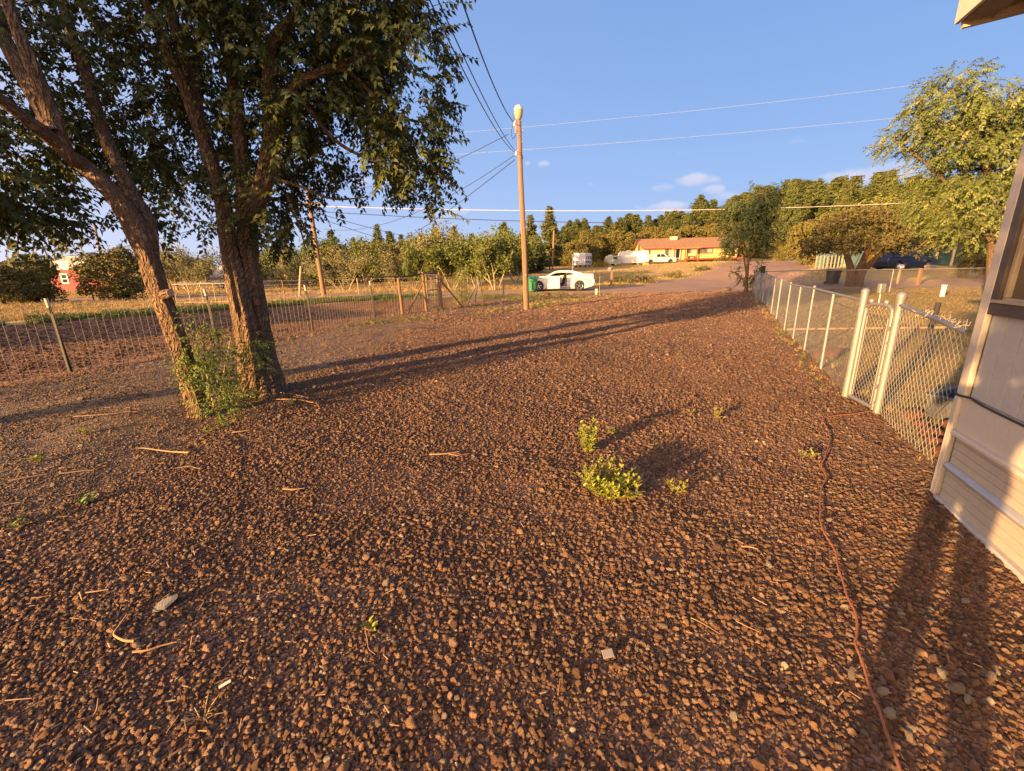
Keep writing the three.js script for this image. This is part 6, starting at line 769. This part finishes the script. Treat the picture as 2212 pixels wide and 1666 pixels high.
[['long pale stone chip left of the cord in the right foreground', 1838, 1464, 0.125, 0.035, 0.05, 0.9], ['squarish white stone chip right of the cord', 1918, 1551, 0.085, 0.05, 0.07, 0.2], ['pale broken stone right of the cord, upper', 1905, 1505, 0.10, 0.05, 0.06, 0.5], ['flat pale chip right of the cord, lower one', 1960, 1600, 0.09, 0.04, 0.05, 1.0], ['whitish chip just above the flat pale chip', 1966, 1586, 0.07, 0.04, 0.05, 0.3], ['lone white pebble at the bottom left of the cord', 1583, 1558, 0.062, 0.055, 0.055, 0.4], ['wide pale stone in the right corner gravel', 2064, 1500, 0.12, 0.06, 0.08, 0.3], ['thin pale stone below the wide pale stone', 2086, 1520, 0.10, 0.03, 0.04, 0.7], ['pale stone in the leg shadow near the skirting', 2083, 1308, 0.075, 0.05, 0.06, 0.4], ['round pale pebble in the shadow at the far right', 2136, 1470, 0.08, 0.05, 0.06, 0.2], ['slender pale chip right of the round pebble', 2150, 1458, 0.09, 0.025, 0.03, 1.2], ['pale stone right of the cord, mid foreground', 2030, 1465, 0.10, 0.05, 0.06, 0.9], ['small white stone by the top of the cord bend', 1620, 1205, 0.06, 0.045, 0.05, 0.2], ['flat pale stone near the small sparse weed', 1545, 1040, 0.10, 0.05, 0.06, 0.5], ['tan pebble on the old gravel at the left', 176, 969, 0.10, 0.07, 0.08, 0.3], ['tan stone in front of the left trunk twigs', 118, 1055, 0.09, 0.08, 0.08, 0.6], ['flat pale stone left of the cord high up', 1660, 1228, 0.09, 0.04, 0.06, 1.4], ['small pale stone beside the tan leaf by the cord', 1790, 1130, 0.08, 0.04, 0.05, 0.1]].forEach(([l, x, y, a, b, c, t], i) => rock('pale_stone', l, G(x, y, 0.02), a * 0.6, b * 0.7, c * 0.6, i % 3 ? paleStone : paleStone2, t, i));
rock('lichen_stone', 'flat grey stone speckled white in the left foreground', G(362, 1309, 0.012), 0.115, 0.05, 0.085, mat(0.30, 0.29, 0.26, { map: rep(tex(64, (u, v) => (fbm(u * 8, v * 8, 4, 3, 8) > 0.52 ? 1 : 0.35)), 9), rough: 0.9 }), 0.5, 1); rock('tan_pebble', 'smooth tan pebble half buried in the old gravel by the fence post', G(175, 865, 0.01), 0.11, 0.08, 0.09, paleStone2, 0.2, 2);
rock('red_boulder', 'wide flat red rock behind the chain link fence', G(1790, 768), 0.75, 0.26, 0.42, redRock, 0.3, 0, 'rock'); rock('red_boulder', 'small red rock far off in the yard', G(1755, 650), 0.5, 0.34, 0.4, redRock, 0.7, 1, 'rock'); rock('dark_rock', 'dark rock on the drive near the slim tree', G(1569, 628), 0.75, 0.45, 0.5, mat(0.14, 0.11, 0.09, { map: T.patch }), 0.4, 2, 'rock'); rock('brown_rock', 'brown rock on the verge before the coupe', G(1182, 640), 0.5, 0.4, 0.4, redRock, 0.9, 3, 'rock');
for (const [px, py, s, l] of [[1925, 905, 0.20, 'red rock behind the drooping panel, leftmost of the row'], [1942, 925, 0.17, 'red rock behind the drooping panel, second in the row'], [1960, 945, 0.22, 'red rock behind the drooping panel, middle of the row'], [1976, 968, 0.19, 'red rock behind the drooping panel, fourth in the row'], [1990, 990, 0.20, 'red rock behind the drooping panel, nearest the house'], [2010, 930, 0.2, 'red rock lying behind the row, against the grey tub']]) { const p = G(px, py); p.x += 0.22; rock('red_rock', l, p, s * 1.2, s, s, redRock, px * 0.3, px % 4, 'rock'); }
{ const p = G(1990, 905), t = thing('grey_tub', 'dark grey plastic tub behind the drooping chain link panel', 'tub', p.add(V3(0.55, 0, 0)), 0.4); t.scale.set(1, 0.7, 1); part(t, 'tub', [box(0.02, 0.34, 0.5, -0.36, 0.18, 0), box(0.02, 0.34, 0.5, 0.36, 0.18, 0), box(0.72, 0.34, 0.02, 0, 0.18, 0.25), box(0.72, 0.34, 0.02, 0, 0.18, -0.25), box(0.72, 0.02, 0.5, 0, 0.02, 0)], mat(0.07, 0.075, 0.08, { rough: 0.6 })); part(t, 'rim', [rbox(0.8, 0.035, 0.05, 0.01, 0, 0.355, 0.26), rbox(0.8, 0.035, 0.05, 0.01, 0, 0.355, -0.26), rbox(0.05, 0.035, 0.57, 0.01, 0.38, 0.355, 0), rbox(0.05, 0.035, 0.57, 0.01, -0.38, 0.355, 0)], mat(0.09, 0.095, 0.1, { rough: 0.6 })); }
{ const a = G(1700, 715), b = G(2010, 712); solo('edging_pipe', rod(V3(0, 0.04, 0), b.clone().sub(a).add(V3(0.5, 0.04, 0)), 0.03, 0.03, 8), mat(0.5, 0.28, 0.16, { map: T.grain }), 'thin rusty pipe lying across the yard behind the gate', 'pipe').position.copy(a); }
{ const p = G(1915, 800).add(V3(0.5, 0, 0)); solo('leaning_rail', rod(V3(0, 0, 0), V3(0.42, 1.0, -0.35), 0.04, 0.035, 8), mat(0.06, 0.05, 0.04, { map: T.grain }), 'dark rail leaning behind the drooping chain link panel', 'rail').position.copy(p); }
{ const a = AZ(1297, 25.5), t = thing('marker_rod', 'thin steel marker rod by the road edge', 'stake', a); part(t, 'rod', rod(V3(0, -0.1, 0), V3(-0.02, 1.15, 0), 0.014, 0.012, 6), M.grey); part(t, 'rod_tip', mv(new THREE.SphereGeometry(0.02, 8, 6), -0.02, 1.15, 0), M.grey); }
{ const a = G(1288, 637), t = thing('marker_stub', 'short pale yellow marker stub by the road edge', 'stake', a); part(t, 'stub', rbox(0.13, 0.34, 0.1, 0.02, 0, 0.15, 0), mat(0.6, 0.55, 0.36)); part(t, 'stub_top', rbox(0.14, 0.04, 0.11, 0.015, 0, 0.33, 0), mat(0.66, 0.6, 0.4)); }
{ const s = new THREE.Shape([[-0.024, -0.017], [0.022, -0.019], [0.025, 0.015], [-0.02, 0.018]].map((p) => new THREE.Vector2(...p))); const o = solo('tile_chip', new THREE.ExtrudeGeometry(s, { depth: 0.004, bevelEnabled: true, bevelSize: 0.0015, bevelThickness: 0.0015, bevelSegments: 1 }).rotateX(-Math.PI / 2), mat(0.24, 0.23, 0.22, { rough: 0.4 }), 'small flat grey chip of tile in the centre foreground', 'tile chip'); o.position.copy(G(1312, 1424, 0.03)); o.rotation.set(0.2, 0.2, 0.1); }
{ const o = solo('plastic_strip', rbox(0.045, 0.005, 0.014, 0.002), mat(0.62, 0.58, 0.52, { rough: 0.4 }), 'short white strip of plastic in the left foreground', 'litter'); o.position.copy(G(489, 1490, 0.03)); o.rotation.set(0.15, 0.6, 0.1); }
{ const o = solo('dry_tuft', tuft(16, 77, 0.9, 0.03), mat(0.42, 0.30, 0.12, { double: true }), 'wad of dry yellow grass in the bottom foreground', 'grass tuft'); o.position.copy(G(442, 1558, 0.015)); o.scale.set(0.09, 0.06, 0.09); }

// ---------------------------------------------------------------- the photographer, whose shadow falls on the gravel and the skirting
function smin(a, b, k) { const h = clamp(0.5 + 0.5 * (b - a) / k); return b + (a - b) * h - k * h * (1 - h); }
function field(bones, cx, cy, cz, half, res, k) {
  const mc = new MarchingCubes(res, new THREE.MeshBasicMaterial(), false, false, 220000), hs = res / 2; mc.isolation = 0;
  for (let z = 0; z < res; z++) for (let y = 0; y < res; y++) for (let x = 0; x < res; x++) { const px = cx + (x - hs) / hs * half, py = cy + (y - hs) / hs * half, pz = cz + (z - hs) / hs * half; let d = 9; for (const [a, b, ra, rb] of bones) { const bx = b[0] - a[0], by = b[1] - a[1], bz = b[2] - a[2], t = clamp(((px - a[0]) * bx + (py - a[1]) * by + (pz - a[2]) * bz) / (bx * bx + by * by + bz * bz + 1e-9)), dd = Math.hypot(px - a[0] - t * bx, py - a[1] - t * by, pz - a[2] - t * bz) - lerp(ra, rb, t); if (dd < d + k) d = d > 8 ? dd : smin(d, dd, k); } mc.field[x + y * res + z * res * res] = -d; }
  mc.update(); const n = mc.count, g = new THREE.BufferGeometry(), p = new Float32Array(n * 3), nr = new Float32Array(n * 3); for (let i = 0; i < n; i++) { p[3 * i] = cx + mc.positionArray[3 * i] * half; p[3 * i + 1] = cy + mc.positionArray[3 * i + 1] * half; p[3 * i + 2] = cz + mc.positionArray[3 * i + 2] * half; for (let q = 0; q < 3; q++) nr[3 * i + q] = mc.normalArray[3 * i + q]; }
  g.setAttribute('position', new THREE.BufferAttribute(p, 3)); g.setAttribute('normal', new THREE.BufferAttribute(nr, 3)); return planar(g);
}
{
  const ox = -0.325, oz = 0.47, t = thing('person', 'person in a dark shirt and jeans holding up a phone to take the picture', 'person', [ox, H(ox, oz), oz]); t.scale.y = 1.055;
  const hands = [[-0.075 - ox, 1.60, -0.40], [0.085 - ox, 1.60, -0.40]], sh = [[-0.17, 1.42, 0.02], [0.19, 1.42, 0.0]], el = [[-0.20, 1.20, -0.16], [0.36, 1.20, -0.17]];
  const skin = mat(0.45, 0.27, 0.19, { rough: 0.6 }), denim = mat(0.05, 0.07, 0.12, { map: T.grain, rough: 0.9 }), shirt = mat(0.06, 0.06, 0.065, { map: T.grain, rough: 0.9 });
  const legs = [[[-0.10, 0.90, 0.02], [-0.155, 0.48, 0.0], 0.088, 0.062], [[-0.155, 0.48, 0.0], [-0.205, 0.07, 0.03], 0.060, 0.050], [[0.10, 0.90, 0.02], [0.155, 0.48, -0.01], 0.088, 0.062], [[0.155, 0.48, -0.01], [0.20, 0.07, 0.03], 0.060, 0.050], [[-0.06, 0.95, 0.02], [0.06, 0.95, 0.02], 0.12, 0.12]];
  const torso = [[[-0.05, 0.97, 0.02], [0.05, 0.97, 0.02], 0.13, 0.13], [[0, 1.0, 0.02], [0, 1.28, 0.02], 0.135, 0.15], [[-0.08, 1.30, 0.02], [0.09, 1.30, 0.02], 0.12, 0.12], [sh[0], sh[1], 0.075, 0.075], [sh[0], el[0], 0.062, 0.050], [sh[1], el[1], 0.062, 0.050]];
  part(t, 'body', field([[[0, 1.42, 0.02], [0, 1.56, 0.0], 0.058, 0.055], [[0, 1.66, 0.01], [0, 1.70, 0.0], 0.088, 0.092], [[0, 1.60, -0.03], [0, 1.58, -0.05], 0.062, 0.05], [[0, 1.655, -0.085], [0, 1.625, -0.108], 0.012, 0.015], [[-0.088, 1.66, 0.01], [-0.092, 1.64, 0.012], 0.018, 0.014], [[0.088, 1.66, 0.01], [0.092, 1.64, 0.012], 0.018, 0.014], [el[0], hands[0], 0.044, 0.027], [el[1], hands[1], 0.044, 0.027], [[0, 1.20, 0.02], [0, 1.44, 0.02], 0.10, 0.08], [sh[0], el[0], 0.05, 0.044], [sh[1], el[1], 0.05, 0.044], [[0, 1.40, 0.02], sh[0], 0.06, 0.05], [[0, 1.40, 0.02], sh[1], 0.06, 0.05]], 0.1, 1.45, -0.1, 0.5, 90, 0.03), skin);
  part(t, 'shirt', field(torso, 0.05, 1.2, 0, 0.46, 72, 0.05), shirt); part(t, 'jeans', field(legs, 0, 0.56, 0, 0.62, 84, 0.05), denim);
  part(t, 'hair', field([[[0, 1.71, 0.03], [0, 1.74, 0.0], 0.094, 0.092], [[0, 1.64, 0.06], [0, 1.70, 0.05], 0.075, 0.085]], 0, 1.7, 0.03, 0.16, 40, 0.03), mat(0.05, 0.032, 0.02, { rough: 0.8 }));
  const eyeM = mat(0.7, 0.68, 0.65, { rough: 0.2 }); for (const s of [-1, 1]) part(t, 'eye', mv(new THREE.SphereGeometry(0.012, 10, 8), s * 0.032, 1.66, -0.082), eyeM); part(t, 'mouth', rbox(0.045, 0.008, 0.012, 0.004, 0, 1.585, -0.098), mat(0.35, 0.14, 0.11));
  for (const s of [0, 1]) { const hx = hands[s][0], d = s ? 1 : -1, b = [[[hx + d * 0.01, 1.60, -0.40], [hx, 1.655, -0.42], 0.024, 0.026]]; for (let i = 0; i < 4; i++) { const y = 1.635 + i * 0.018, l = [0.036, 0.042, 0.04, 0.032][i]; b.push([[hx + d * 0.004, y, -0.425], [hx - d * 0.01, y + 0.006, -0.452], 0.010, 0.009], [[hx - d * 0.01, y + 0.006, -0.452], [hx - d * 0.01 - d * l * 0.6, y + 0.01, -0.452], 0.009, 0.0075]); } b.push([[hx, 1.625, -0.405], [hx - d * 0.028, 1.66, -0.395], 0.012, 0.010], [[hx - d * 0.028, 1.66, -0.395], [hx - d * 0.042, 1.675, -0.398], 0.010, 0.008]); part(t, 'hand', field(b, hx - d * 0.01, 1.64, -0.42, 0.085, 56, 0.007), skin); }
  for (const s of [-1, 1]) { const x = s < 0 ? -0.205 : 0.20; part(t, 'shoe', field([[[x, 0.05, 0.06], [x + s * 0.01, 0.045, -0.10], 0.048, 0.044], [[x + s * 0.01, 0.04, -0.10], [x + s * 0.015, 0.035, -0.16], 0.044, 0.036], [[x, 0.06, 0.05], [x, 0.11, 0.04], 0.045, 0.045]], x, 0.07, -0.03, 0.2, 40, 0.02), M.rubber); }
  const ph = thing('phone', 'dark phone held upright in both hands', 'phone', [0.005, H(ox, oz) + 1.735, 0.052]); part(ph, 'body', rbox(0.15, 0.074, 0.009, 0.004, 0, 0, 0), M.black); part(ph, 'screen', box(0.14, 0.066, 0.001, 0, 0, 0.0056), M.glass);
}
scene.traverse((o) => { if (o.isMesh) { o.castShadow = true; o.receiveShadow = true; } });
renderer.render(scene, camera);
